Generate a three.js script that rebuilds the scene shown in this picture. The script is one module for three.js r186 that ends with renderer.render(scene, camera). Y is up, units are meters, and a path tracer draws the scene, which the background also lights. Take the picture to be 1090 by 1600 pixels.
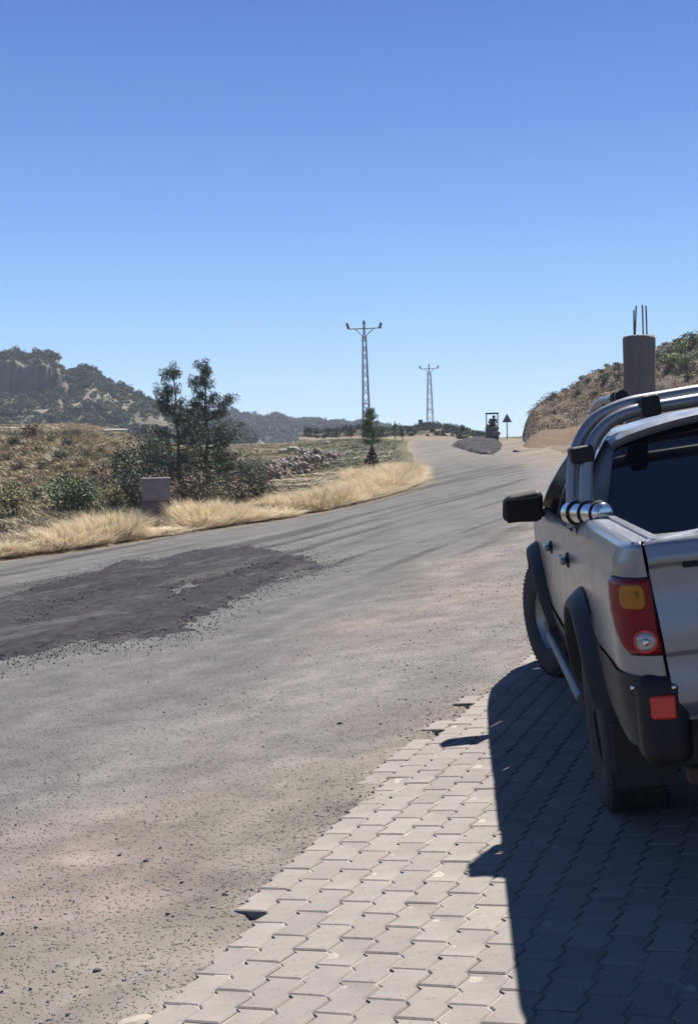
import * as THREE from 'three';
import { mergeGeometries, mergeVertices, toCreasedNormals } from 'three/addons/utils/BufferGeometryUtils.js';
import { MarchingCubes } from 'three/addons/objects/MarchingCubes.js';
import { RoundedBoxGeometry } from 'three/addons/geometries/RoundedBoxGeometry.js';

// ------------------------------------------------------------------ camera, sky, sun, exposure
const F = 1900, HORIZON = 706, ROLL = -1.5 * Math.PI / 180, EYE = 1.68;
const PITCH = Math.atan((800 - HORIZON) / F);
const scene = new THREE.Scene();
const camera = new THREE.PerspectiveCamera(2 * Math.atan(800 / F) * 180 / Math.PI, 697 / 1024, 0.1, 4000);
camera.rotation.set(-PITCH, 0, ROLL, 'YXZ');
camera.position.set(0, EYE, 0);
camera.updateMatrixWorld(true);
const renderer = new THREE.WebGLRenderer({ antialias: true });
renderer.setSize(697, 1024);
renderer.toneMapping = THREE.LinearToneMapping;
const EXPOSURE = 2.7;
renderer.toneMappingExposure = EXPOSURE;
renderer.shadowMap.enabled = true;

const SUN = new THREE.Vector3(0.36, 1, -0.80).normalize();
{ // a clear sky: radiance by height above the horizon, paler low down, deep blue overhead
  const w = 512, h = 256, d = new Float32Array(w * h * 4);
  const stops = [[0, .62, .82, 1.0], [2, .55, .78, 1.0], [4, .45, .70, .99], [7, .315, .58, .97], [11, .21, .43, .90], [15, .15, .32, .76], [20.5, .10, .225, .61], [32, .07, .155, .42], [60, .042, .10, .29], [90, .036, .085, .25]];
  for (let j = 0; j < h; j++) {
    const el = ((j + .5) / h - .5) * 180;
    const e = Math.max(0, el);
    let k = 0; while (k < stops.length - 2 && e > stops[k + 1][0]) k++;
    const a = stops[k], b = stops[k + 1], t = Math.min(1, (e - a[0]) / (b[0] - a[0]));
    for (let i = 0; i < w; i++) {
      const az = ((i + .5) / w - .5) * 2 * Math.PI, ce = Math.cos(el * Math.PI / 180);
      const dot = Math.cos(az) * ce * SUN.x + Math.sin(el * Math.PI / 180) * SUN.y + Math.sin(az) * ce * SUN.z;
      const glow = 1 + 1.1 * Math.exp(-Math.acos(Math.min(1, dot)) / .16);
      const o = (j * w + i) * 4;
      for (let q = 0; q < 3; q++) {
        let v = (a[q + 1] + (b[q + 1] - a[q + 1]) * t) / EXPOSURE * glow;
        if (el < 0) v = [.3, .27, .24][q] / EXPOSURE;
        d[o + q] = v;
      }
      d[o + 3] = 1;
    }
  }
  const t = new THREE.DataTexture(d, w, h, THREE.RGBAFormat, THREE.FloatType);
  t.mapping = THREE.EquirectangularReflectionMapping; t.magFilter = t.minFilter = THREE.LinearFilter;
  t.colorSpace = THREE.LinearSRGBColorSpace; t.needsUpdate = true;
  scene.background = t; scene.environment = t;
}
const sun = new THREE.DirectionalLight(new THREE.Color().setRGB(1, .945, .875), 5);
sun.position.copy(SUN).multiplyScalar(80); sun.target.position.set(0, 0, -15);
sun.castShadow = true; sun.shadow.radius = 1.2; sun.shadow.mapSize.set(4096, 4096);
Object.assign(sun.shadow.camera, { left: -60, right: 60, top: 60, bottom: -60, near: 1, far: 260 });
scene.add(sun, sun.target);
scene.fog = new THREE.FogExp2(rgb0(.74, .85, 1), .00026);

// ------------------------------------------------------------------ small helpers
function rgb0(r, g, b) { return new THREE.Color().setRGB(r, g, b); }
function rng(seed) { let s = seed >>> 0; return () => { s = (s + 0x6d2b79f5) | 0; let t = Math.imul(s ^ (s >>> 15), 1 | s); t = (t + Math.imul(t ^ (t >>> 7), 61 | t)) ^ t; return ((t ^ (t >>> 14)) >>> 0) / 4294967296; }; }
const V = (x, y, z) => new THREE.Vector3(x, y, z);
const clamp = (v, a, b) => Math.max(a, Math.min(b, v));
const mix = (a, b, t) => a + (b - a) * t;
const smooth = (a, b, x) => { const t = clamp((x - a) / (b - a), 0, 1); return t * t * (3 - 2 * t); };
const hash = (i, j) => { let h = Math.imul(i, 374761393) + Math.imul(j, 668265263) | 0; h = Math.imul(h ^ (h >>> 13), 1274126177); return ((h ^ (h >>> 16)) >>> 0) / 4294967296; };
function noise(x, y) { const i = Math.floor(x), j = Math.floor(y), u = x - i, v = y - j, a = u * u * (3 - 2 * u), b = v * v * (3 - 2 * v); return mix(mix(hash(i, j), hash(i + 1, j), a), mix(hash(i, j + 1), hash(i + 1, j + 1), a), b); }
function fbm(x, y, n = 4) { let s = 0, a = .5, t = 0; for (let k = 0; k < n; k++) { s += a * noise(x, y); t += a; a *= .5; x = x * 2.03 + 17.3; y = y * 2.03 + 5.1; } return s / t; }
function table(list) { return (x) => { if (x <= list[0][0]) { const [a, b] = list; return a[1] + (b[1] - a[1]) * (x - a[0]) / (b[0] - a[0]); } let k = 0; while (k < list.length - 2 && x > list[k + 1][0]) k++; const a = list[k], b = list[k + 1]; return a[1] + (b[1] - a[1]) * (x - a[0]) / (b[0] - a[0]); }; }
function flat(list) { const f = table(list), a = list[0], b = list[list.length - 1]; return (x) => x <= a[0] ? a[1] : x >= b[0] ? b[1] : f(x); }
const RIGHT = V(1, 0, 0).applyQuaternion(camera.quaternion), UP = V(0, 1, 0).applyQuaternion(camera.quaternion), AHEAD = V(0, 0, -1).applyQuaternion(camera.quaternion);
const ray = (px, py) => AHEAD.clone().multiplyScalar(F).addScaledVector(RIGHT, px - 545).addScaledVector(UP, 800 - py);
const at = (px, py, Z) => { const d = ray(px, py); return d.multiplyScalar(-Z / d.z).add(V(0, EYE, 0)); };          // the point seen there at that distance ahead
const used = {};
function numbered(n) { used[n] = (used[n] ?? -1) + 1; return used[n] ? n + '_' + String(used[n]).padStart(3, '0') : n; }
function tag(o, label, category, group) { o.userData.label = label; o.userData.category = category; if (group) o.userData.group = group; return o; }
function mesh(name, geo, mat, parent) { const m = new THREE.Mesh(geo, mat); m.name = parent && parent !== scene ? name : numbered(name); m.castShadow = m.receiveShadow = true; (parent || scene).add(m); return m; }
function thing(name, label, category, group) { const g = new THREE.Group(); g.name = numbered(name); tag(g, label, category, group); scene.add(g); return g; }
function struct(name, geo, mat) { const m = mesh(name, geo, mat); m.userData.kind = 'structure'; return m; }
function stuff(name, o, parent) { o.name = parent ? name : numbered(name); o.userData.kind = 'stuff'; o.castShadow = o.receiveShadow = true; (parent || scene).add(o); return o; }
const rgb = (r, g, b) => new THREE.Color().setRGB(r, g, b);
function std(o) { const { c, ...r } = o; return new THREE.MeshStandardMaterial({ roughness: .9, metalness: 0, ...r, ...(c ? { color: rgb(...c) } : {}) }); }
function phys(o) { const { c, ...r } = o; return new THREE.MeshPhysicalMaterial({ roughness: .5, metalness: 0, ...r, ...(c ? { color: rgb(...c) } : {}) }); }
// a grid surface: fn(u, v) -> [x, y, z], col(u, v, p) -> [r, g, b], uv in metres by uvf
function grid(nu, nv, fn, col, uvf, us, vs) {
  const P = new Float32Array((nu + 1) * (nv + 1) * 3), U = new Float32Array((nu + 1) * (nv + 1) * 2), C = col && new Float32Array(P.length), I = [];
  let k = 0;
  for (let j = 0; j <= nv; j++) for (let i = 0; i <= nu; i++, k++) {
    const u = us ? us[i] : i / nu, v = vs ? vs[j] : j / nv, p = fn(u, v);
    P.set(p, k * 3); U.set(uvf ? uvf(u, v, p) : [u, v], k * 2); if (col) C.set(col(u, v, p), k * 3);
    if (i < nu && j < nv) { const a = k, b = k + 1, c = k + nu + 1, d = c + 1; I.push(a, b, d, a, d, c); }
  }
  const g = new THREE.BufferGeometry();
  g.setAttribute('position', new THREE.BufferAttribute(P, 3)); g.setAttribute('uv', new THREE.BufferAttribute(U, 2));
  if (col) g.setAttribute('color', new THREE.BufferAttribute(C, 3));
  g.setIndex(I); g.computeVertexNormals(); return g;
}
// grey grain texture (a multiplier round 1) with its own fine relief
function grainTexture(size, fn, repeat, gain = 1) {
  const d = new Uint8Array(size * size * 4);
  for (let j = 0; j < size; j++) for (let i = 0; i < size; i++) { const v = fn(i, j, size); const o = (j * size + i) * 4; for (let q = 0; q < 3; q++) d[o + q] = clamp(255 * (Array.isArray(v) ? v[q] : v) * gain, 0, 255); d[o + 3] = 255; }
  const t = new THREE.DataTexture(d, size, size); t.wrapS = t.wrapT = THREE.RepeatWrapping; t.magFilter = THREE.LinearFilter; t.minFilter = THREE.LinearMipmapLinearFilter; t.generateMipmaps = true;
  if (repeat) t.repeat.set(repeat, repeat); t.needsUpdate = true; return t;
}
function pnoise(x, y, per) { const i = Math.floor(x), j = Math.floor(y), u = x - i, v = y - j, a = u * u * (3 - 2 * u), b = v * v * (3 - 2 * v), m = (n) => ((n % per) + per) % per; return mix(mix(hash(m(i), m(j)), hash(m(i + 1), m(j)), a), mix(hash(m(i), m(j + 1)), hash(m(i + 1), m(j + 1)), a), b); }
function pfbm(u, v, per, n) { let s = 0, a = .5, t = 0; for (let k = 0; k < n; k++) { s += a * pnoise(u * per, v * per, per); t += a; a *= .62; per *= 2; } return s / t; }
const spots = (() => { // stones scattered in a periodic tile: height of the nearest stone
  const S = 1024, d = new Float32Array(S * S), r = rng(5);
  for (let n = 0; n < 5200; n++) { const x = r() * S, y = r() * S, R = 1.6 + 5.5 * Math.pow(r(), 4), hgt = .35 + .65 * r(); for (let j = -Math.ceil(R); j <= R; j++) for (let i = -Math.ceil(R); i <= R; i++) { const q = 1 - (i * i + j * j) / (R * R); if (q > 0) { const o = ((Math.floor(y + j) + S) % S) * S + ((Math.floor(x + i) + S) % S); d[o] = Math.max(d[o], hgt * Math.sqrt(q)); } } }
  return (i, j) => d[(j % S) * S + (i % S)];
})();
const dirtMap = grainTexture(1024, (i, j, s) => { const n = pfbm(i / s, j / s, 8, 6), st = spots(i, j); const tone = st > .05 ? mix(.42, 1.3, hash(Math.floor(st * 997), 3)) : 1; const v = (.62 + .42 * n) * (st > .05 ? mix(1, tone, .75) : 1); return [v, v * .985, v * .965]; }, 0);
const dirtBump = grainTexture(1024, (i, j, s) => .35 * pfbm(i / s, j / s, 16, 6) + .6 * spots(i, j), 0);

// ------------------------------------------------------------------ the lie of the land
const lean = (x) => x > -1.2 ? .09617 * Math.min(x, 9) + .02 * Math.max(0, x - 9) : -.1154 + .048 * (Math.max(x, -14) + 1.2);
function base(x, Z) {
  const k = 1 - smooth(30, 80, Z);
  let y = lean(x) * k + .012 * clamp(x, -30, 20) * (1 - k) + .000228 * Z;
  y += 2.45 * smooth(34, 112, Z);
  if (Z > 116) y -= Math.min(4.5, (Z - 116) * .035);
  return y;
}
function gpix(px, py, near = 2, far = 130) { // where the ray through a pixel meets the land
  const d = ray(px, py); d.multiplyScalar(-1 / d.z); let a = near;
  for (let Z = near; Z < far; Z *= 1.004) { if (EYE + d.y * Z < base(d.x * Z, Z)) { a = Z; break; } a = Z; }
  return V(d.x * a, base(d.x * a, a), -a);
}
const leftEdgePts = [[0, 872], [100, 860], [250, 836], [400, 814], [540, 789], [620, 768], [652, 754]].map(([x, y]) => { const p = gpix(x, y); return [-p.z, p.x]; });
const fx = (px, Z) => [Z, (px - 545) / F * Z];
const leftEdge = table([[-14, leftEdgePts[0][1] - (leftEdgePts[0][0] + 14) * .42], ...leftEdgePts, fx(656, 62), fx(648, 69), fx(637, 85), fx(642, 108), fx(652, 140)]);
const paveEdgePts = [[205, 1600], [322, 1500], [430, 1375], [520, 1285], [580, 1245], [590, 1205], [690, 1130], [770, 1065], [830, 1030], [850, 1015]].map(([x, y]) => { const p = gpix(x, y); return [-p.z, p.x]; });
const paveLine = (Z) => -2.1 + .392 * Z;                                       // its straight run
const rightEdge = table([[-14, -4], [3, .9], [9.2, 3.4], [12, 6], [20, 9.5], [40, 13.5], fx(905, 60), fx(880, 72), fx(812, 98), fx(766, 112), fx(760, 140)]);
const onRoad = (x, Z) => Z > -13 && Z < 139 ? Math.min(x - leftEdge(Z), rightEdge(Z) - x) : -1;
const leftHill = (x, Z) => { const a = x / Math.max(Z, 1); return (2.5 * smooth(27, 60, Z) + .5 * (fbm(x * .12 + 3, Z * .12) - .5)) * smooth(-.10, -.235, a) * smooth(24, 32, Z) * (1 - .55 * smooth(70, 130, Z)); };
function land(x, Z) {
  let y = base(x, Z) + leftHill(x, Z);
  const off = onRoad(x, Z), wild = smooth(.2, 3, -off);
  y += wild * (.22 * (fbm(x * .35, Z * .35) - .5) + .9 * (fbm(x * .07 + 9, Z * .07) - .5) * smooth(20, 60, Math.hypot(x, Z)));
  if (off > 0) y -= .14 * smooth(0, .35, off);
  return y;
}

// ------------------------------------------------------------------ ground
const dirtMat = phys({ c: [.53, .53, .53], specularIntensity: .1, map: dirtMap, bumpMap: dirtBump, bumpScale: .012, vertexColors: true, roughness: .95 });
{
  const us = [], vs = [];
  for (let i = 0; i <= 360; i++) { const t = i / 360; us.push(t < .04 ? mix(-180, -45, t / .04) : t > .96 ? mix(45, 180, (t - .96) / .04) : mix(-45, 45, (t - .04) / .92)); }
  for (let j = 0; j <= 260; j++) vs.push(.4 * Math.pow(2600 / .4, j / 260));
  const geo = grid(360, 260, (u, v) => { const a = u * Math.PI / 180, x = Math.sin(a) * v, Z = Math.cos(a) * v; return [x, land(x, Z) - (v > 200 ? Math.min(9, (v - 200) * .02) : 0), -Z]; }, (u, v, p) => {
    const x = p[0], Z = -p[2], n = fbm(x * .25, Z * .25), m = fbm(x * 1.3 + 40, Z * 1.3), hill = smooth(-.1, -.2, x / Math.max(1, Z)) * (Z > 20 ? 1 : 0);
    let c = [.26, .20, .125];                                                  // dry grass and earth
    const field = smooth(-.14, -.07, x / Math.max(1, Z)) * smooth(36, 46, Z); c = c.map((q, i) => mix(q, [.20, .185, .135][i], field));
    if (x > rightEdge(clamp(Z, -13, 138)) - 1) c = [.27, .22, .17];
    const g = smooth(.52, .68, n); c = [mix(c[0], .15, g * .75), mix(c[1], .135, g * .75), mix(c[2], .085, g * .75)];
    const h = hill * smooth(.5, .7, m); c = c.map((q, i) => mix(q, [.36, .28, .19][i], h * .6));
    const f = .8 + .42 * m; return c.map((q) => q * f);
  }, (u, v, p) => [p[0] / 2.2, p[2] / 2.2], us, vs);
  struct('ground', geo, dirtMat);
}
// ------------------------------------------------------------------ road: worn asphalt that breaks up into dusty gravel towards the pavement
const paveEdge = flat(paveEdgePts.slice().sort((a, b) => a[0] - b[0]));
const drift = (x, Z) => { if (Z > 10 || Z < 2.4) return 0; const e = Z < 3.6 ? paveLine(Z) + .03 : Z > 9.1 ? paveLine(Z) - .1 : paveEdge(Z), d = e - x; return d < -.05 ? -.02 : smooth(.5, .0, d) * .036 * smooth(.30, .62, fbm(x * 1.7 + 3, Z * 1.7, 4)); };
const roadY = (x, Z) => base(x, Z) - .045 + drift(x, Z) + .012 * (fbm(x * 1.6, Z * 1.6) - .5) + .03 * (fbm(x * .4 + 7, Z * .4) - .5) + (Z < 14 ? .011 * (fbm(x * 13, Z * 11, 3) - .5) * smooth(14, 8, Z) : 0);
const gravelLine = table([[-14, -6], [3, -3.4], ...[[0, 1235], [150, 1150], [300, 1095], [450, 1020], [560, 955], [700, 872], [800, 842]].map(([x, y]) => { const p = gpix(x, y); return [-p.z, p.x]; }).sort((a, b) => a[0] - b[0]), [60, 9], [120, 14]]);
const gravelness = (x, Z) => smooth(-.5, .55, x - gravelLine(Z) + 1.3 * (fbm(x * .9, Z * .9) - .5));
{
  const NC = 230, NR = 620, vs = [];
  for (let j = 0; j <= NR; j++) { const t = j / NR; vs.push(t < .06 ? mix(-13, 2.6, t / .06) : 2.6 * Math.pow(138 / 2.6, (t - .06) / .94)); }
  const geo = grid(NC, NR, (u, v) => { const x = mix(leftEdge(v) - .25 * (fbm(v * 1.1, 3) - .3), rightEdge(v), Math.pow(u, .9)); return [x, roadY(x, v), -v]; }, (u, v, p) => {
    const x = p[0], Z = v, g = gravelness(x, Z);
    const along = (x * .86 - Z * .5), across = (x * .5 - 0) + Z * 0;           // streaks run with the traffic
    const dir = x - .42 * Z, st = fbm(dir * 2.2 + 11, (Z + x * .4) * .12, 4), st2 = fbm(dir * 5 + 3, (Z + x * .4) * .16 + 9, 3);
    const n = fbm(x * .8, Z * .8), m = fbm(x * 4, Z * 4, 3), big = fbm(x * .22 + 5, Z * .22 + 2);
    let a = [.187, .183, .184].map((q) => q * (.88 + .22 * n) * (.82 + .36 * st2));     // asphalt
    if (Z > 14) a = a.map((q) => q * (1 - .45 * smooth(.52, .66, st) * smooth(13, 20, Z) * (1 - smooth(48, 66, Z))));   // dark tyre streaks
    let d = [.246, .234, .230].map((q, i) => q * (.80 + .38 * n));                     // dusty stones
    const tan = smooth(.50, .66, big + .25 * (fbm(x * 2.1 + 8, Z * 2.1) - .5) + .24 * smooth(1.3, .1, paveLine(Z) - x));
    d = d.map((q, i) => mix(q, [.315, .280, .228][i] * (.7 + .55 * m), tan * .5));
    const pink = smooth(.5, .7, fbm(x * .55 + 30, Z * .55 + 12)); d = d.map((q, i) => q * [1 + .03 * pink, 1 - .02 * pink, 1][i]);
    let c = a.map((q, i) => mix(q, d[i], g));
    const far = smooth(60, 75, Z); c = c.map((q, i) => mix(q, [.235, .222, .21][i] * (.70 + .6 * st), far));
    const sand = smooth(-5, -1, x - rightEdge(Z)) * smooth(30, 45, Z); c = c.map((q, i) => mix(q, [.30, .262, .215][i] * (.62 + .7 * st), sand));
    const edge = smooth(.9, .1, x - leftEdge(Z)); c = c.map((q, i) => mix(q, [.32, .26, .2][i] * (.8 + .4 * m), edge * .8));
    const f1 = fbm(x * 9 + 3, Z * 7, 3), f2 = fbm(dir * 3.5 + 20, (Z + x * .4) * .35, 3); return c.map((q) => q * (.78 + .26 * m + .24 * f1 * 0.9) * (.9 + .2 * f2));
  }, (u, v, p) => [p[0] / 1.7, p[2] / 1.7], null, vs);
  struct('road', geo, phys({ c: [.56, .56, .56], specularIntensity: .15, map: dirtMap, bumpMap: dirtBump, bumpScale: .016, vertexColors: true, roughness: .93 }));
}
// ------------------------------------------------------------------ pavement of interlocking stones, on the same lean as the parked pickup
const NORMAL = V(-.0957287, .9954074, .0002272).normalize();
const PAVE_DIR = 21.9 * Math.PI / 180;
{
  const pav = new THREE.Group(); pav.name = 'pavement'; pav.userData.kind = 'structure'; scene.add(pav);
  const fwd = V(Math.sin(PAVE_DIR), 0, -Math.cos(PAVE_DIR)); fwd.addScaledVector(NORMAL, -fwd.dot(NORMAL)).normalize();
  const right = new THREE.Vector3().crossVectors(fwd, NORMAL);
  const M = new THREE.Matrix4().makeBasis(right, NORMAL, fwd.clone().negate());
  const o = gpix(484, 1556); M.setPosition(o); M.decompose(pav.position, pav.quaternion, pav.scale);
  pav.updateMatrixWorld(true);
  const L = .214, W = .131, A = .011, GAP = .0048, T = .065;
  const side = (s) => { const q = ((s / (L / 2)) % 1 + 1) % 1; return q < .76 ? mix(-A, A, q / .76) : mix(A, -A, (q - .76) / .24); };
  const outline = (inset) => {
    const e = 1e-4, ss = [0, .38, .5, .88, 1].map((q) => q * L), pts = [];
    for (const s of ss) pts.push([-W / 2 + side(s === L ? L - e : s === 0 ? 0 : s - (0)) + inset, clamp(s, inset, L - inset)]);
    for (const s of [...ss].reverse()) pts.push([W / 2 + side(s === L ? L - e : s) - inset, clamp(s, inset, L - inset)]);
    return pts;
  };
  const stones = [];
  const r = rng(21);
  for (let v = 0; v < 6; v++) {
    const a = outline(GAP / 2), b = outline(GAP / 2 + .006), pos = [], idx = [];
    const chip = 1 + (v % 3);
    const ring = (pts, y) => { const at0 = pos.length / 3; pts.forEach(([x, s], i) => pos.push(x, y - (v > 2 && i === chip && y === 0 ? .006 : 0), -(s - L / 2))); return at0; };
    const top = ring(b, 0), mid = ring(a, -.0045), bot = ring(a, -T), n = a.length;
    for (const [u, l] of [[top, mid], [mid, bot]]) for (let i = 0; i < n; i++) { const j = (i + 1) % n; idx.push(u + i, l + i, l + j, u + i, l + j, u + j); }
    const tri = THREE.ShapeUtils.triangulateShape(b.map(([x, s]) => new THREE.Vector2(x, s)), []);
    for (const t of tri) idx.push(top + t[0], top + t[1], top + t[2]);
    // keep the winding upward
    let g = new THREE.BufferGeometry(); g.setAttribute('position', new THREE.Float32BufferAttribute(pos, 3)); g.setIndex(idx);
    g = toCreasedNormals(g.toNonIndexed(), .5);
    const p = g.attributes.position, uv = [], ou = r() * 3, ov = r() * 3; for (let i = 0; i < p.count; i++) uv.push(p.getX(i) / .9 + ou, p.getZ(i) / .9 + ov + p.getY(i));
    g.setAttribute('uv', new THREE.Float32BufferAttribute(uv, 2)); stones.push(g);
  }
  const concrete = grainTexture(512, (i, j, s) => { const n = pfbm(i / s, j / s, 6, 7), f = hash(i, j); const pit = spots(i, j) > .55 ? .82 : 1; return (.66 + .36 * n) * (.94 + .12 * f) * pit; });
  const concreteBump = grainTexture(512, (i, j, s) => .6 * pfbm(i / s, j / s, 24, 5) + .3 * hash(i, j + 9) - (spots(i, j) > .5 ? .3 : 0));
  const tones = [[.166, .148, .133], [.174, .155, .139], [.182, .162, .145], [.190, .169, .151], [.198, .176, .156], [.207, .184, .163], [.218, .194, .171]].map((c) => std({ c, map: concrete, bumpMap: concreteBump, bumpScale: .002, roughness: .92 }));
  const inv = pav.matrixWorld.clone().invert(), list = [];
  const edgeX = flat(paveEdgePts.slice().sort((a, b) => a[0] - b[0]));
  for (let c = -12; c < 62; c++) for (let k = -16; k < 70; k++) {
    const x = c * W, s = (k + (c & 1 ? .5 : 0)) * L, w = V(x, 0, -(s + L / 2)).applyMatrix4(pav.matrixWorld), Z = -w.z;
    if (Z < 1.6 || Z > 11.5 || w.x > 4.8) continue;
    const ex = Z < 3.6 ? paveLine(Z) + .03 : Z > 9.1 ? paveLine(Z) - .1 : edgeX(Z);
    const ragged = .03 * (hash(c, k) - .5);
    if (w.x < ex - .01 + ragged) continue;
    const d = w.distanceTo(camera.position), q = w.clone().project(camera), inView = Math.abs(q.x) < 1.04 && Math.abs(q.y) < 1.04, hidden = w.x > 1.15 + .09 * (Z - 5.2) && Z > 4.6;
    list.push({ x, s, d, score: d + (inView ? 0 : 100) + (hidden ? 50 : 0), edge: w.x < ex + .2 });
  }
  list.sort((a, b) => a.score - b.score);
  const rest = [];
  list.forEach((it, i) => {
    const g = stones[Math.floor(r() * stones.length)], m = new THREE.Matrix4(), e = new THREE.Euler((r() - .5) * .014, (r() - .5) * .018, (r() - .5) * .016), y = (r() - .5) * .004 - (it.edge ? .003 * r() : 0);
    m.compose(V(it.x + (r() - .5) * .002, y, -(it.s + L / 2)), new THREE.Quaternion().setFromEuler(e), V(1, 1, 1));
    if (i < 300) { const t = mesh('paving_stone', g, tones[clamp(Math.floor((.62 * (fbm(it.x * 2.1, it.s * 2.1, 3) - .2) * 1.6 + .38 * r()) * 7), 0, 6)], pav); t.applyMatrix4(m); } else rest.push(g.clone().applyMatrix4(m));
  });
  if (rest.length) stuff('distant_paving', new THREE.Mesh(mergeGeometries(rest), tones[0]), pav);
  // the pale sand that fills the joints
  const bedPts = [], E = [];
  for (let Z = 1.4; Z <= 11.6; Z += .1) E.push([(Z < 3.6 ? paveLine(Z) + .03 : Z > 9.1 ? paveLine(Z) - .1 : edgeX(Z)) + .10, Z]);
  const bed = grid(1, E.length - 1, (u, v) => { const [x, Z] = E[Math.round(v * (E.length - 1))]; const w = V(u ? 5 : x, 0, -Z); w.y = base(w.x, Z) - .0058; return w.applyMatrix4(inv).toArray(); }, null, (u, v, p) => [p[0] / .9, p[2] / .9]);
  mesh('joint_sand', bed, std({ c: [.285, .262, .232], map: dirtMap, bumpMap: dirtBump, bumpScale: .004 }), pav);
}
// ------------------------------------------------------------------ hills
const lpix = (px, py, near = 12, far = 140) => { const d = ray(px, py); d.multiplyScalar(-1 / d.z); let a = near; for (let Z = near; Z < far; Z *= 1.004) { a = Z; if (EYE + d.y * Z < land(d.x * Z, Z)) break; } return V(d.x * a, land(d.x * a, a), -a); };
const stand = (px, Z) => { const x = (px - 545) / F * Z; return V(x, land(x, Z), -Z); };
const hillMat = phys({ c: [.72, .72, .72], specularIntensity: .08, map: dirtMap, bumpMap: dirtBump, bumpScale: .05, vertexColors: true, roughness: .97 });
// a hillside between a foot and a skyline, both given as bearings (photo columns) with heights at their own distances
function hillside(p0, p1, np, nv, foot, top, depth, shape, rough, color) {
  const vs = []; for (let j = 0; j <= nv; j++) vs.push(j / nv * 1.12);
  const at0 = (p, v) => {
    const Z0 = depth[0], Z1 = depth[1], rib = rough === 7 && p < 150 ? 9 * (fbm(p * .11, v * 6, 3) - .5) * smooth(.68, .72, v) * smooth(.80, .75, v) : 0, Z = mix(Z0, Z1, v) + rib, x = (p - 545) / F * Z;
    const yf = at(p, foot(p), Z0).y, yt = at(p, top(p), Z1).y;
    let y = v <= 1 ? mix(yf, yt, shape(v, p)) : yt - (v - 1) * Math.abs(yt - yf) * 2.5;
    y += rough * (fbm(x / (rough * 5), Z / (rough * 5), 5) - .5) * (v < 1 ? Math.sin(Math.PI * Math.min(1, v)) * 1.3 + .12 : .1);
    y += rough * .5 * (fbm(x / (rough * 1.1) + 9, 3 + Z / (rough * 4), 3) - .5) * smooth(.6, .95, v);
    return [x, y, -Z];
  };
  const geo = grid(np, nv, (u, v) => at0(mix(p0, p1, u), v), (u, v, q) => color(mix(p0, p1, u), v, q), (u, v, q) => [q[0] / 9, q[1] / 9 + q[2] / 14], null, vs);
  return { geo, at: at0 };
}
const mountain = hillside(-420, 440, 330, 110, () => 700, flat([[-420, 500], [-150, 520], [0, 547], [12, 552], [34, 551], [50, 560], [62, 556], [85, 556], [100, 561], [106, 582], [128, 580], [136, 575], [156, 575], [164, 589], [190, 603], [215, 613], [240, 626], [270, 640], [330, 655], [400, 680], [440, 716]]), [320, 420], (v, p) => { const c = smooth(150, 60, p); return mix(Math.pow(v, .9), v < .72 ? v * .8 : v < .745 ? mix(.576, .90, (v - .72) / .025) : mix(.90, 1, (v - .745) / .255), c); }, 7, (p, v, q) => {
  const n = fbm(q[0] * .035, q[2] * .035 + q[1] * .05, 5), m = fbm(q[0] * .16, q[2] * .16 + q[1] * .2, 4), cl = smooth(150, 60, p) * smooth(.69, .715, v) * smooth(.80, .76, v);
  let c = [.135, .128, .095].map((k) => k * (.7 + .6 * m));
  const rock = smooth(.55, .68, n) * smooth(.1, .35, v) + smooth(.6, .72, m) * .5; c = c.map((k, i) => mix(k, [.30, .265, .235][i] * (.7 + .6 * m), clamp(rock, 0, 1) * .65));
  const streak = fbm(q[0] * .3, 7, 3); c = c.map((k, i) => mix(k, [.225, .20, .18][i] * (.8 + .4 * streak), cl * .8));
  const slide = smooth(16, 3, Math.abs(p - (118 + (v - .86) * -260))) * smooth(.45, .6, v) * smooth(.9, .82, v); c = c.map((k, i) => mix(k, [.33, .28, .24][i], slide * .7));
  return c;
});
struct('mountain', mountain.geo, hillMat);
const ridge = hillside(150, 1000, 240, 40, () => 706, flat([[150, 630], [240, 640], [330, 648], [370, 647], [395, 650], [412, 653], [435, 650], [450, 655], [480, 659], [520, 663], [560, 667], [600, 672], [700, 684], [1000, 700]]), [600, 760], (v) => Math.pow(v, .8), 14, (p, v, q) => { const m = fbm(q[0] * .03, q[2] * .03, 5); return [.060, .066, .052].map((k) => k * (.5 + 1.0 * m)); });
struct('far_ridge', ridge.geo, hillMat);
const knoll = hillside(470, 800, 160, 30, () => 694, flat([[470, 676], [540, 675], [560, 671], [600, 675], [640, 671], [662, 668], [680, 666.5], [700, 668], [722, 674], [745, 680], [770, 688], [800, 694]]), [150, 240], (v) => Math.pow(v, .8), 2, (p, v, q) => { const m = fbm(q[0] * .1, q[2] * .1, 5); const bare = smooth(.55, .7, m + .2 * smooth(.5, .1, v)); return [.075, .075, .055].map((k, i) => mix(k * (.6 + .8 * m), [.27, .22, .17][i], bare * .8)); });
struct('low_knoll', knoll.geo, hillMat);
const rightTop = flat([[804, 697], [812, 694], [818, 682], [822, 664], [830, 645], [842, 630], [856, 620], [876, 611], [896, 602], [920, 590], [945, 580], [975, 569], [1000, 557], [1030, 546], [1045, 538], [1062, 531], [1090, 521], [1250, 470], [1600, 440]]);
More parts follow.
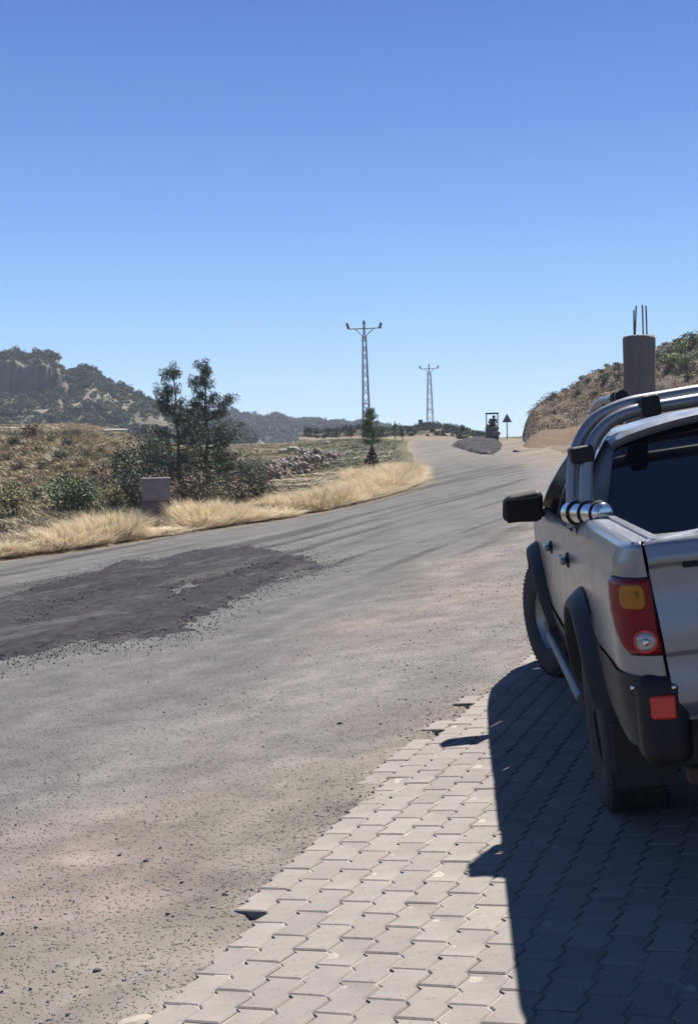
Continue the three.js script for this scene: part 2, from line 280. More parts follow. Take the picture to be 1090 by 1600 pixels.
const bank = hillside(804, 1600, 300, 90, flat([[804, 704], [830, 711], [900, 716], [1000, 720], [1600, 738]]), rightTop, [74, 104], (v, p) => v < .45 ? v * .95 : mix(.4275, 1, Math.pow((v - .45) / .55, .78)), 1.7, (p, v, q) => {
  const n = fbm(q[0] * .35, q[1] * .9 + q[2] * .1, 5), m = fbm(q[0] * 1.1 + 5, q[1] * 1.4 + q[2] * .3, 4);
  let c = [.19, .142, .104].map((k) => k * (.72 + .55 * n));                       // cut earth below
  const line = .40 + .10 * (n - .5) + .10 * smooth(930, 1000, p);
  const up = smooth(line - .04, line + .05, v); c = c.map((k, i) => mix(k, [.185, .15, .118][i] * (.6 + .8 * m), up));
  const left = smooth(895, 845, p) * smooth(.3, .45, v); c = c.map((k, i) => mix(k, [.185, .155, .128][i] * (.6 + .8 * m), left));
  const dry = smooth(.52, .64, fbm(q[0] * .22 + 3, q[1] * .5, 3)) * up; c = c.map((k, i) => mix(k, [.19, .145, .105][i], dry * .7));
  return c;
});
struct('right_hill', bank.geo, hillMat);

// ------------------------------------------------------------------ leaf builders
function leafSoup(n, place, size, r, flatUp = .3, slim = .42) { // n small two-faced leaves, each at place() and turned at random
  const pos = new Float32Array(n * 12), nor = new Float32Array(n * 12), idx = [];
  const a = V(0, 0, 0), b = V(0, 0, 0), nn = V(0, 0, 0);
  for (let k = 0; k < n; k++) {
    const p = place(k), s = size * (.6 + .8 * r());
    a.set(r() - .5, (r() - .5) * (1 - flatUp), r() - .5).normalize(); b.set(r() - .5, r() - .5, r() - .5); nn.crossVectors(a, b).normalize(); b.crossVectors(nn, a).normalize();
    const q = [[-1, 0], [0, -slim], [1, 0], [0, slim]];
    for (let i = 0; i < 4; i++) for (let c = 0; c < 3; c++) { pos[k * 12 + i * 3 + c] = p.getComponent(c) + (a.getComponent(c) * q[i][0] + b.getComponent(c) * q[i][1]) * s; nor[k * 12 + i * 3 + c] = nn.getComponent(c); }
    idx.push(k * 4, k * 4 + 1, k * 4 + 2, k * 4, k * 4 + 2, k * 4 + 3);
  }
  const g = new THREE.BufferGeometry(); g.setAttribute('position', new THREE.BufferAttribute(pos, 3)); g.setAttribute('normal', new THREE.BufferAttribute(nor, 3)); g.setIndex(idx); return g;
}
const leafMat = (c, tr = .25) => phys({ c, roughness: .8, transmission: 0, side: THREE.DoubleSide });
const bark = std({ c: [.075, .058, .045], roughness: .95 });
function branch(a, b, r0, r1, bend = 0, r = Math.random, n = 5) { const c = []; for (let i = 0; i <= n; i++) { const t = i / n; c.push(a.clone().lerp(b, t).add(V((r() - .5) * bend, (r() - .5) * bend * .5, (r() - .5) * bend).multiplyScalar(Math.sin(Math.PI * t)))); } const g = new THREE.TubeGeometry(new THREE.CatmullRomCurve3(c), n * 2, 1, 6); const p = g.attributes.position, N = n * 2, path = new THREE.CatmullRomCurve3(c); for (let i = 0; i < p.count; i++) { const k = Math.floor(i / 7) / N, o = path.getPointAt(Math.min(1, k)), R = mix(r0, r1, k); p.setXYZ(i, o.x + (p.getX(i) - o.x) * R, o.y + (p.getY(i) - o.y) * R, o.z + (p.getZ(i) - o.z) * R); } g.computeVertexNormals(); return g; }
// a unit shrub (about 1 m wide, .8 m high): leaves round an uneven cluster of lobes, with stems
function shrubGeos(seed, n, size) {
  const r = rng(seed), lobes = []; for (let k = 0; k < 9; k++) { const a = r() * 6.28, d = .30 * Math.sqrt(r()); lobes.push([V(Math.cos(a) * d, .22 + .36 * r(), Math.sin(a) * d), .13 + .15 * r()]); }
  const leaves = leafSoup(n, () => { const [c, R] = lobes[Math.floor(r() * 9)]; const d = V(r() - .5, r() - .5, r() - .5).normalize().multiplyScalar(R * (.45 + .7 * Math.sqrt(r()))); return d.add(c).setY(Math.max(.02, d.y)); }, size, r);
  const stems = mergeGeometries(lobes.map(([c]) => branch(V(0, -.08, 0), c, .018, .006, .08, r)));
  return [leaves, stems];
}
const shrubShapes = [11, 12, 13, 14, 15].map((s) => shrubGeos(s, 700, .046)), denseShapes = [21, 22, 23, 24, 25].map((s) => shrubGeos(s, 2000, .024));
const LEAF = { green: leafMat([.075, .112, .046]), dark: leafMat([.052, .064, .036]), olive: leafMat([.15, .135, .062]), brown: leafMat([.135, .105, .070]), grey: leafMat([.115, .115, .085]), bright: leafMat([.15, .19, .075]) };
const protos = {};
function shrub(kind, px, py, wide, label, group, Z) {
  const key = kind, k = Math.floor(hash(px | 0, py | 0) * shrubShapes.length);
  const pos = Z ? stand(px, Z) : lpix(px, py), s = wide / F * -pos.z * .95;
  const shapes = wide > 50 ? denseShapes : shrubShapes, id = kind + k + (wide > 50); let o;
  if (protos[id]) { o = protos[id].clone(); o.name = numbered('shrub'); scene.add(o); delete o.userData.group; }
  else { o = thing('shrub', '', 'shrub'); mesh('foliage', shapes[k][0], LEAF[kind], o); mesh('stem', shapes[k][1], bark, o); protos[id] = o; }
  o.userData = {}; tag(o, label, 'shrub', group);
  o.position.copy(pos); o.position.y -= .04 * s; o.rotation.y = hash(px | 0, 77) * 6.28; o.scale.set(s, s * (.85 + .4 * hash(py | 0, 5)), s);
  return o;
}
// ------------------------------------------------------------------ far woods and scrub, too many to count
{
  const r = rng(99), blob = mergeGeometries([shrubGeos(31, 150, .11)[0]]), blob2 = shrubGeos(32, 150, .11)[0];
  const cone = leafSoup(150, () => { const h = Math.pow(r(), 1.3), a = r() * 6.28, R = (1 - h) * .34 * Math.sqrt(r()); return V(Math.cos(a) * R, h + .04, Math.sin(a) * R); }, .10, r);
  const scatter = (name, hill, n, geo, pick, mat, size, tint, parentKind) => {
    const inst = new THREE.InstancedMesh(geo, mat, n), m = new THREE.Matrix4(), q = new THREE.Quaternion(), c = new THREE.Color();
    for (let k = 0; k < n; k++) { const [p, v] = pick(), w = hill.at(p, v), s = size(p, v); q.setFromAxisAngle(V(0, 1, 0), r() * 6.28); m.compose(V(w[0], w[1] - s * .1, w[2]), q, V(s * (.8 + .5 * r()), s * (.7 + .7 * r()), s * (.8 + .5 * r()))); inst.setMatrixAt(k, m); const t = tint(p, v); inst.setColorAt(k, c.setRGB(...t)); }
    return stuff(name, inst);
  };
  const white = std({ c: [1, 1, 1], roughness: .95, side: THREE.DoubleSide });
  scatter('mountain_scrub', mountain, 2300, blob, () => { for (;;) { const p = mix(-60, 400, r()), v = Math.pow(r(), .8); const cl = smooth(150, 60, p) * (v > .705 && v < .75 ? 1 : 0); if (cl && r() < .5) continue; const w = mountain.at(p, v); if (fbm(w[0] * .03, w[2] * .03, 4) + .35 * r() > .60) return [p, v]; } }, white, () => 1.2 + 2.4 * Math.pow(r(), 2), () => { const k = .6 + .8 * r(); return [.052 * k, .066 * k, .040 * k]; });
  scatter('mountain_ridge_trees', mountain, 150, blob2, () => [mix(-20, 380, r()), .97 + .05 * r()], white, () => 1.5 + 3.2 * r() * r(), () => { const k = .6 + .6 * r(); return [.042 * k, .050 * k, .036 * k]; });
  scatter('ridge_forest', ridge, 4200, blob2, () => [mix(170, 760, r()), 1.02 * Math.pow(r(), .8)], white, () => 2.2 + 3.2 * r(), () => { const k = .55 + .8 * r(); return [.046 * k, .058 * k, .044 * k]; });
  scatter('knoll_scrub', knoll, 800, blob2, () => [mix(480, 772, r()), .12 + .9 * Math.sqrt(r())], white, () => .7 + 1.1 * r() * r(), () => { const k = .55 + .8 * r(); return [.045 * k, .055 * k, .034 * k]; });
  scatter('hillside_scrub', bank, 150, blob2, () => { for (;;) { const p = mix(850, 1300, r()), v = mix(.52, 1.0, r()), w = bank.at(p, v); if (fbm(w[0] * .25 + 3, w[1] * .5, 3) < .53) return [p, v]; } }, white, () => .3 + .6 * r() * r(), (p) => { const k = .6 + .8 * r(), g = smooth(1000, 1060, p); return [mix(.075, .085, g) * k, mix(.070, .105, g) * k, mix(.045, .045, g) * k]; });
  scatter('hillside_dry_grass', bank, 1500, leafSoup(34, () => V((r() - .5) * .9, r() * .3, (r() - .5) * .9), .075, r), () => [mix(830, 1250, r()), mix(.40, 1.0, r())], white, () => .5 + .5 * r(), () => { const k = .7 + .6 * r(); return [.19 * k, .148 * k, .10 * k]; });
}
// ------------------------------------------------------------------ grass
function tuft(seed, blades, h, spread, w) {
  const r = rng(seed), pos = [], idx = [];
  for (let b = 0; b < blades; b++) {
    const a = r() * 6.28, d = Math.sqrt(r()) * spread, x = Math.cos(a) * d, z = Math.sin(a) * d, la = a + (r() - .5) * 2, lean = (.15 + .5 * r()) * h, H = h * (.5 + .6 * r()), ta = r() * 6.28, W = w * (.6 + .8 * r()), o = pos.length / 3;
    for (let k = 0; k <= 3; k++) { const t = k / 3, bx = x + Math.cos(la) * lean * t * t, bz = z + Math.sin(la) * lean * t * t, by = H * t * (1 - .12 * t) - .03, ww = k === 3 ? 0 : W * (k === 2 ? 1.5 : 1 - .2 * t); pos.push(bx - Math.cos(ta) * ww, by, bz - Math.sin(ta) * ww, bx + Math.cos(ta) * ww, by, bz + Math.sin(ta) * ww); }
    for (let k = 0; k < 3; k++) idx.push(o + k * 2, o + k * 2 + 1, o + k * 2 + 3, o + k * 2, o + k * 2 + 3, o + k * 2 + 2);
  }
  const g = new THREE.BufferGeometry(); g.setAttribute('position', new THREE.Float32BufferAttribute(pos, 3)); g.setIndex(idx); g.computeVertexNormals(); return g;
}
const bladeMat = phys({ c: [1, 1, 1], roughness: .95, transmission: .35, thickness: 0, side: THREE.DoubleSide });
const dryMat = std({ c: [1, 1, 1], roughness: .95, side: THREE.DoubleSide });
function sow(name, geo, mat, list) {
  const inst = new THREE.InstancedMesh(geo, mat, list.length), m = new THREE.Matrix4(), q = new THREE.Quaternion(), c = new THREE.Color();
  list.forEach(([x, Z, s, sy, col, lift = 0], k) => { q.setFromAxisAngle(V(0, 1, 0), hash(k, 41) * 6.28); m.compose(V(x, land(x, Z) + lift, -Z), q, V(s, sy, s)); inst.setMatrixAt(k, m); inst.setColorAt(k, c.setRGB(...col)); });
  return stuff(name, inst);
}
{
  const r = rng(7), tall = [], edge = [], low = [], field = [];
  const straw = (k) => { const t = r(); return t < .5 ? [.50 * k, .40 * k, .25 * k] : t < .85 ? [.62 * k, .52 * k, .36 * k] : t < .95 ? [.30 * k, .22 * k, .12 * k] : [.16 * k, .17 * k, .07 * k]; };
  for (let k = 0; k < 11000; k++) {
    const Z = mix(19, 58, Math.pow(r(), .9)), d = .05 + 3.0 * Math.pow(r(), 1.3), x = leftEdge(Z) - d; if ((x / Z) < -.34) continue;
    const cl = fbm(x * .5, Z * .5); if (cl < .345) continue;
    const s = 1, h = (.34 + .46 * smooth(.36, .70, cl)) * (.45 + .75 * r()) * smooth(0, .5, d + .15) * smooth(62, 54, Z); const cabinet = Math.abs(x / Z + .158) < .019 && Z < 33.8; tall.push([x, Z, .8 + .6 * r(), h * (cabinet ? .35 : 1), straw(.75 + .4 * r())]);
  }
  for (let k = 0; k < 30000; k++) { const Z = mix(21, 80, Math.pow(r(), .8)), x = mix(-.34, .0, r()) * Z; const d = leftEdge(Z) - x; if (d < 1.5 || (x / Z > -.12 && Z > 44)) continue; const n = fbm(x * .3 + 2, Z * .3); const k2 = .6 + .5 * r(); const g = smooth(.5, .66, n + .12 * (r() - .5)); low.push([x, Z, .7 + .8 * r(), .16 + .34 * r() * n + .10 * smooth(6, 1.5, d), [mix(.37, .19, g) * k2, mix(.312, .18, g) * k2, mix(.222, .11, g) * k2]]); }
  for (let k = 0; k < 16000; k++) { const Z = mix(44, 112, Math.pow(r(), .7)), x = mix(-.13, .055, r()) * Z, d = leftEdge(Z) - x; if (d < 1) continue; const n = fbm(x * .2, Z * .1), k2 = .7 + .5 * r(), g = smooth(.42, .6, n); field.push([x, Z, .8 + .8 * r(), .08 + .2 * r() * n, [mix(.30, .20, g) * k2, mix(.265, .205, g) * k2, mix(.185, .145, g) * k2]]); }
  sow('tall_dry_grass', tuft(1, 24, 1, .20, .0040), bladeMat, tall);
  sow('hillside_grass', tuft(2, 12, 1, .20, .011), dryMat, low);
  sow('field_grass', tuft(3, 10, 1, .25, .014), dryMat, field);
}
// ------------------------------------------------------------------ the pickup parked on the pavement (its own axes: left -x, up y, back z; origin under the rear axle)
{
  const truck = thing('pickup_truck', 'silver grey double cab pickup with tubular roll bar parked on the paved shoulder at right', 'pickup truck');
  const TF = V(.08751901, .00864411, -.99612535), TR = new THREE.Vector3().crossVectors(TF, NORMAL).normalize();
  const M = new THREE.Matrix4().makeBasis(TR, NORMAL, TF.clone().negate()); M.setPosition(1.9722, .1908 + .0005, -5.1403);
  M.decompose(truck.position, truck.quaternion, truck.scale);

  const flake = grainTexture(512, (i, j, s) => { const n = pfbm(i / s, j / s, 5, 6), m = pfbm(i / s, j / s, 40, 3); return (.80 + .16 * n + .06 * m) * (hash(i, j) > .995 ? 1.15 : 1); }, 1.5);
  const film = grainTexture(512, (i, j, s) => .75 + .5 * (pfbm(i / s, j / s, 7, 6) - .35), 1.5);
  const paint = phys({ c: [.205, .221, .25], metalness: .6, roughness: .46, roughnessMap: film, clearcoat: .55, clearcoatRoughness: .16, map: flake, side: THREE.DoubleSide });
  const dustBump = grainTexture(256, (i, j, s) => pfbm(i / s, j / s, 16, 4), 3);
  const plastic = phys({ c: [.018, .018, .021], specularIntensity: .35, roughness: .55, bumpMap: dustBump, bumpScale: .0012, side: THREE.DoubleSide });
  const flareMat = phys({ c: [.026, .026, .030], specularIntensity: .3, roughness: .5, bumpMap: dustBump, bumpScale: .001, side: THREE.DoubleSide });
  const dark = std({ c: [.045, .045, .047], roughness: .9, side: THREE.DoubleSide });
  const rubber = std({ c: [.022, .022, .023], roughness: .85, bumpMap: dustBump, bumpScale: .002 });
  const glass = phys({ c: [.006, .008, .013], roughness: .06, clearcoat: 1, clearcoatRoughness: .03, specularIntensity: .55, side: THREE.DoubleSide });
  const chrome = std({ c: [.62, .61, .60], metalness: 1, roughness: .16 });
  const tubeMetal = std({ c: [.20, .205, .225], metalness: .7, roughness: .40 });
  const stepMat = std({ c: [.16, .155, .155], metalness: .6, roughness: .5 });
  const sideGlass = phys({ c: [.008, .008, .012], roughness: .4, specularIntensity: 0, clearcoat: .10, clearcoatRoughness: .1, side: THREE.DoubleSide });
  const alloy = std({ c: [.26, .26, .265], metalness: .7, roughness: .42 });
  const ribs = grainTexture(128, (i, j) => .5 + .5 * Math.sin(j / 128 * Math.PI * 2 * 26) * (i % 32 < 3 ? 0 : 1));
  const redLens = phys({ c: [.16, .003, .009], roughness: .22, bumpMap: ribs, bumpScale: .0003, specularIntensity: .35, clearcoat: .12, clearcoatRoughness: .05, side: THREE.DoubleSide });
  const redBright = phys({ c: [.50, .022, .014], roughness: .35, clearcoat: .15 });
  const amber = phys({ c: [.30, .125, .012], roughness: .25, bumpMap: ribs, bumpScale: .0003, specularIntensity: .35, clearcoat: .12, clearcoatRoughness: .05, side: THREE.DoubleSide });
  const clear = phys({ c: [.26, .24, .235], roughness: .18, clearcoat: 1, metalness: .3 });
  const rust = std({ c: [.075, .032, .028], roughness: .8, bumpMap: dustBump, bumpScale: .003 });

  // half width of the body by height, tapering to the front
  const halfW = flat([[.40, .835], [.55, .872], [.68, .888], [.85, .893], [1.02, .89], [1.12, .884], [1.19, .868], [1.24, .846], [1.275, .815]]);
  const nose = (z) => .10 * Math.pow(clamp((-3.1 - z) / .8, 0, 1), 2);
  const sx = (y, z) => halfW(y) - nose(z) - .03 * smooth(.3, 1.2, z) * 0;
  const arch = (z, zc, r) => { const q = r * r - (z - zc) * (z - zc); return q > 0 ? .40 + Math.sqrt(q) : 0; };
  const lower = (z) => Math.max(.44, arch(z, 0, .475), arch(z, -3, .46), z > .40 ? mix(.80, .80, 0) * smooth(.36, .52, z) : 0);
  const corner = (t) => { // the plan of the flank: t < 1.02 runs back along z, then turns the corner to the tailgate gap
    if (t < 1.0) return [0, t];
    const k = clamp((t - 1.0) / .24, 0, 1), a = k * Math.PI / 2;
    return [1 - Math.cos(a), 1.0 + .20 * Math.sin(a)];
  };
  const gap = (y) => mix(.743, .793, clamp((y - .64) / .615, 0, 1));
  const flankX = (y, dx) => mix(sx(y, 1.1), gap(y), dx);
  // s: side (-1 left), t0..t1 along the flank, bottom and top edge
  function flank(s, t0, t1, n, bottom, top, out = 0, m = 14, roll = 0) {
    return grid(n, m, (u, v) => {
      const t = mix(t0, t1, u), [dx, z] = corner(t), b = bottom(t), w = roll ? Math.min(1, v / .78) : v, y = mix(b, top(t), w), a = roll ? clamp((v - .78) / .22, 0, 1) * Math.PI / 2 : 0;
      return [s * ((z < 1 ? sx(y, z) : flankX(y, dx)) + out * (1 - dx) - roll * 1.5 * (1 - Math.cos(a)) * (1 - dx)), y + roll * Math.sin(a), z + dx * out - roll * (1 - Math.cos(a)) * dx];
    });
  }
  const railTop = (t) => 1.226;
  for (const s of [-1, 1]) {
    mesh('bed_side', flank(s, -.405, 1.24, 110, (t) => t > .47 ? Math.max(lower(t), .80 - .0 * t) : lower(t), railTop, 0, 26, .03), paint, truck);
    const doorTop = () => 1.175;
    const rear = mesh('rear_door', flank(s, -1.36, -.415, 60, (t) => Math.max(.44, arch(t, 0, .475)), doorTop), paint, truck);
    const frontDoor = mesh('front_door', flank(s, -2.36, -1.368, 40, () => .44, doorTop), paint, truck);
    mesh('front_fender', flank(s, -3.83, -2.368, 90, (t) => Math.max(.44, arch(t, -3, .46)), (t) => 1.165 - .17 * smooth(-2.4, -3.85, t)), paint, truck);
    for (const [z, d, y] of [[-.62, rear, 1.03], [-1.66, frontDoor, 1.0]]) {
      const h = new RoundedBoxGeometry(.03, .035, .19, 3, .013); h.translate(s * (sx(y, z) + .03), y, z); mesh('handle', h, paint, d);
      const c = new THREE.SphereGeometry(.055, 14, 8); c.scale(.25, .7, 1); c.translate(s * (sx(y, z) + .001), y - .005, z); mesh('handle_recess', c, plastic, d);
    }
    // lower cladding and sill
    mesh('sill_cladding', flank(s, -2.56, -.44, 40, () => .37, () => .545, .014, 6), flareMat, truck);
    const step = new THREE.CylinderGeometry(.026, .026, 1.9, 14); step.rotateX(Math.PI / 2); step.translate(s * .905, .36, -1.5); mesh('side_step', step, stepMat, truck);
    // wheel arch flares: a broad lip swept round each arch
    for (const [zc, r0, wide] of [[0, .487, .112], [-3, .46, .085]]) {
      const g = grid(48, 8, (u, v) => {
        const a = zc ? mix(.06, Math.PI - .02, u) : mix(.12, Math.PI - .30, u), q = v * wide * (zc ? 1 : mix(1, .55, Math.pow(Math.abs(u * 2 - 1), 2))), bulge = (zc ? .056 : .058) * Math.sin(Math.PI * Math.pow(v, .55)) + .006;
        const r = r0 - .012 + q, z = zc - r * Math.cos(a), y = .40 + r * Math.sin(a) * (1 - .03 * v);
        return [s * (sx(clamp(y, .42, 1.2), z) + bulge + .012 * (1 - v)), y, z];
      });
      mesh('arch_flare', g, flareMat, truck);
      const w = grid(40, 1, (u, v) => { const a = mix(-.25, Math.PI + .25, u), r = r0 - .006; return [s * mix(.905, .52, v), .40 + r * Math.sin(a), zc - r * Math.cos(a)]; });
      mesh('wheel_well', w, dark, truck);
    }
    // dark cover on the rear corner below the lamp, ending in the bumper
    mesh('corner_cover', flank(s, .40, 1.243, 50, (t) => Math.max(.55 + .05 * smooth(.9, .5, t), arch(t, 0, .472)), (t) => .806 + .004 * Math.sin(t * 9), .008, 10), flareMat, truck);
    // greenhouse: pillars and door frames, then the dark panes set 4 mm proud
    const gx = (y) => { const k = (y - 1.165) / (1.60 - 1.165); return mix(.862, .642, k) + .03 * Math.sin(Math.PI * clamp(k, 0, 1)); };
    const front = (y) => mix(-2.62, -1.78, (y - 1.165) / .435), back = (y) => mix(-.405, -.60, (y - 1.165) / .435);
    const wall = (z0, z1, y0, y1, out, n = 12) => grid(n, 10, (u, v) => { const y = mix(y0, y1, v); return [s * (gx(y) + out), y, mix(z0(y), z1(y), u)]; });
    mesh('cab_side', wall(front, back, 1.165, 1.60, 0, 30), paint, truck);
    mesh('rear_side_window', wall((y) => -1.32, (y) => back(y) - .17, 1.185, 1.565, .005), sideGlass, truck);
    mesh('front_side_window', wall((y) => front(y) + .10, (y) => -1.42, 1.185, 1.565, .005), sideGlass, truck);
    mesh('window_seal', wall((y) => front(y) + .05, (y) => back(y) - .12, 1.155, 1.187, .008), plastic, truck);
    const vis = grid(16, 4, (u, v) => { const y = mix(1.555, 1.605, v), z = mix(front(1.55) + .05, back(1.58) - .14, u); return [s * (gx(y) + .022 - .016 * v), y, z]; });
    mesh('rain_deflector', vis, plastic, truck);
  }
  // cab roof, its rear lip, windscreen, bonnet
  const crown = (x) => 1.678 - .215 * x * x - .55 * Math.pow(Math.max(0, Math.abs(x) - .55), 1.6);
  mesh('roof', grid(30, 24, (u, v) => { const x = mix(-.645, .645, u), z = mix(-1.80, -.525, v); return [x, crown(x) - .06 * smooth(-1.4, -1.8, z) - .022 * smooth(-.60, -.525, z), z]; }), paint, truck);
  mesh('roof_lip', grid(30, 4, (u, v) => { const x = mix(-.64, .64, u); return [x, crown(x) - .022 - .035 * v, -.525 + .012 * Math.sin(v * Math.PI / 2) - .03 * v]; }), paint, truck);
  mesh('windscreen', grid(20, 10, (u, v) => { const x = mix(-1, 1, u) * mix(.80, .62, v); return [x, mix(1.15, crown(x) - .06, v), mix(-2.66, -1.80, v) - .10 * (1 - u * u) * 0]; }), glass, truck);
  mesh('bonnet', grid(20, 16, (u, v) => { const z = mix(-2.62, -3.86, v), x = mix(-1, 1, u) * (.87 - nose(z)); return [x, 1.165 - .17 * smooth(-2.4, -3.85, z) + .05 * (1 - Math.pow(Math.abs(u * 2 - 1), 2.5)), z]; }), paint, truck);
  mesh('front_grille', grid(12, 8, (u, v) => [mix(-.78, .78, u), mix(.45, 1.0, v), -3.84 - .10 * (1 - Math.pow(2 * u - 1, 2))]), plastic, truck);
  // back of the cab: painted frame and dark pane
  const backZ = (y) => mix(-.40, -.60, (y - 1.15) / .45);
  mesh('cab_back', grid(24, 14, (u, v) => { const y = mix(.9, 1.64, v), hw = mix(.855, .648, clamp((y - 1.165) / .435, 0, 1)); const x = mix(-1, 1, u) * hw; return [x, Math.min(y, crown(x) - .006), backZ(Math.max(y, 1.1)) - .05 * Math.pow(Math.abs(u * 2 - 1), 8)]; }), paint, truck);
  {
    const sh = new THREE.Shape(), top = 1.585, bot = 1.12, wt = .595, wb = .735, r = .075;
    sh.moveTo(-wb, bot); sh.lineTo(wb, bot); sh.lineTo(wt + .03, top - r); sh.quadraticCurveTo(wt, top, wt - r, top + .004); sh.quadraticCurveTo(0, top + .045, -(wt - r), top + .004); sh.quadraticCurveTo(-wt, top, -wt - .03, top - r); sh.lineTo(-wb, bot);
    const g = new THREE.ExtrudeGeometry(sh, { depth: .006, bevelEnabled: true, bevelSize: .004, bevelThickness: .003, bevelSegments: 2, curveSegments: 14 });
    const p = g.attributes.position; for (let i = 0; i < p.count; i++) p.setZ(i, backZ(p.getY(i)) + .006 + p.getZ(i)); g.computeVertexNormals();
    mesh('rear_window', g, glass, truck);
  }
  { // third brake lamp housing seen dimly at the middle
    const g = new RoundedBoxGeometry(.26, .03, .03, 3, .01); g.translate(0, 1.615, -.575); mesh('high_brake_light', g, redLens, truck);
  }
  // inner shell that darkens every gap and keeps daylight out of the body
  mesh('body_shell', mergeGeometries([
    new THREE.BoxGeometry(1.60, .55, 1.94).translate(0, .86, -1.40), new THREE.BoxGeometry(1.30, .5, 1.36).translate(0, .75, -3.04), new THREE.BoxGeometry(1.18, .34, 1.20).translate(0, 1.28, -1.22),
    new THREE.BoxGeometry(1.02, .30, 1.56).translate(0, .70, .40), new THREE.BoxGeometry(1.56, .30, .50).translate(0, .99, -.17 + .0), new THREE.BoxGeometry(1.5, .24, .55).translate(0, .72, .88),
  ]), dark, truck);
  // load bed: floor, inner walls, rail caps
  mesh('bed_floor', new THREE.BoxGeometry(1.46, .03, 1.54).translate(0, .865, .41), plastic, truck);
  for (const s of [-1, 1]) {
    mesh('bed_wall', new THREE.BoxGeometry(.03, .40, 1.54).translate(s * .735, 1.06, .41), paint, truck);
    const cap = grid(24, 6, (u, v) => { const z = mix(-.40, 1.165, u); return [s * mix(.815, .70, v), 1.2555 - .03 * Math.pow(v, 3), z]; });
    mesh('bed_rail_cap', cap, paint, truck);
  }
  // tail lamps wrapped round the corners
  for (const s of [-1, 1]) {
    const L0 = flat([[.87, 1.135], [.90, 1.085], [.95, 1.05], [1.02, 1.02], [1.08, 1.005], [1.12, 1.01], [1.142, 1.045]]), L1 = (y) => 1.252;
    const patch = (y0, y1, f0, f1, out, n = 18, m = 18) => grid(n, m, (u, v) => { const y = mix(y0, y1, v), t = mix(f0(y), f1(y), u), k = clamp((t - 1) / .24, 0, 1.04), a = k * Math.PI / 2; const e = Math.min(u * n, (1 - u) * n, v * m, (1 - v) * m) < .5 ? -.010 : out; return [s * (mix(sx(y, 1.1), gap(y) - .002, 1 - Math.cos(a)) + e * Math.cos(a * .85)), y, (t < 1 ? t : 1.0 + .20 * Math.sin(a)) + e * Math.sin(a)]; });
    const lamp = mesh('tail_light', patch(.868, 1.143, L0, L1, .012), redLens, truck);
    mesh('lamp_trim', patch(.862, 1.15, (y) => L0(clamp(y, .87, 1.142)) - .012, (y) => L1(y) + .012, .006), plastic, lamp);
    mesh('indicator_lens', patch(1.028, 1.124, (y) => 1.095 + .045 * Math.pow(Math.abs(y - 1.076) / .048, 4), (y) => 1.222 - .035 * Math.pow(Math.abs(y - 1.076) / .048, 4), .0145, 14, 14), amber, lamp);
    mesh('bulb', new THREE.SphereGeometry(.011, 12, 8).translate(s * (gap(1.08) + .052), 1.082, 1.203), amber, lamp);
    const wl = [s * mix(sx(.925, 1.1), gap(.925), 1 - Math.cos(1.2)), .925, 1.0 + .20 * Math.sin(1.2)];
    const rl = new THREE.SphereGeometry(.034, 24, 12, 0, Math.PI * 2, 0, Math.PI / 2); rl.scale(1, .35, 1); rl.rotateX(Math.PI / 2); rl.rotateY(s * .25); rl.translate(wl[0], wl[1], wl[2] + .013); mesh('reversing_lens', rl, clear, lamp); mesh('bulb', new THREE.SphereGeometry(.013, 12, 8).translate(wl[0], wl[1], wl[2] + .022), chrome, lamp);
    const rr = new THREE.TorusGeometry(.036, .0045, 8, 28); rr.rotateY(s * .25); rr.translate(wl[0], wl[1], wl[2] + .014); mesh('lens_ring', rr, redBright, lamp);
  }
  // tailgate: gently bowed, a ledge under the top, a recessed handle, a crease low down
  const gapX = (y) => gap(y) - .009;
  const gateTop = (x) => 1.255 + .045 * (1 - Math.pow(x / .78, 2));
  const gateZ = (x, y) => { const k = y; let z = 1.205 + .028 * (1 - Math.pow(x / .8, 2)); z += .012 * smooth(1.25, 1.19, y) - .016 * smooth(1.185, 1.165, y) + .020 * smooth(1.12, .92, y) - .012 * smooth(.885, .87, y) + .01 * smooth(.86, .74, y) - .03 * smooth(.72, .65, y); z -= .03 * smooth(1.245, 1.275, y); return z; };
  const gate = mesh('tailgate', grid(40, 60, (u, v) => { const y0 = mix(.648, 1, v); const y = mix(.648, gateTop((u * 2 - 1) * .78), v), x = (u * 2 - 1) * gapX(y); return [x, y, gateZ(x, y)]; }), paint, truck);
  mesh('tailgate_top', grid(40, 6, (u, v) => { const x = (u * 2 - 1) * .782, a = v * Math.PI / 2; return [x, gateTop(x) - .012 + .012 * Math.sin(a) + 0, gateZ(x, 1.275) - .06 * v + .003]; }), paint, gate);
  { const h = new RoundedBoxGeometry(.22, .05, .03, 3, .012); h.translate(-.0, 1.15, 1.225); mesh('gate_handle', h, plastic, gate); }
  { const h = new RoundedBoxGeometry(.10, .018, .012, 3, .005); h.translate(-.62, 1.168, 1.222); mesh('gate_emblem_bar', h, plastic, gate); }
  mesh('gate_inner', new THREE.BoxGeometry(1.44, .56, .03).translate(0, .96, 1.15), dark, gate);
  // rear bumper with corner ends, reflectors, bolts; tow beam below
  const bump = mesh('rear_bumper', mergeGeometries([
    new RoundedBoxGeometry(1.30, .15, .16, 4, .045).translate(0, .565, 1.27), new RoundedBoxGeometry(1.2, .06, .10, 3, .02).translate(0, .655, 1.22)]), flareMat, truck);
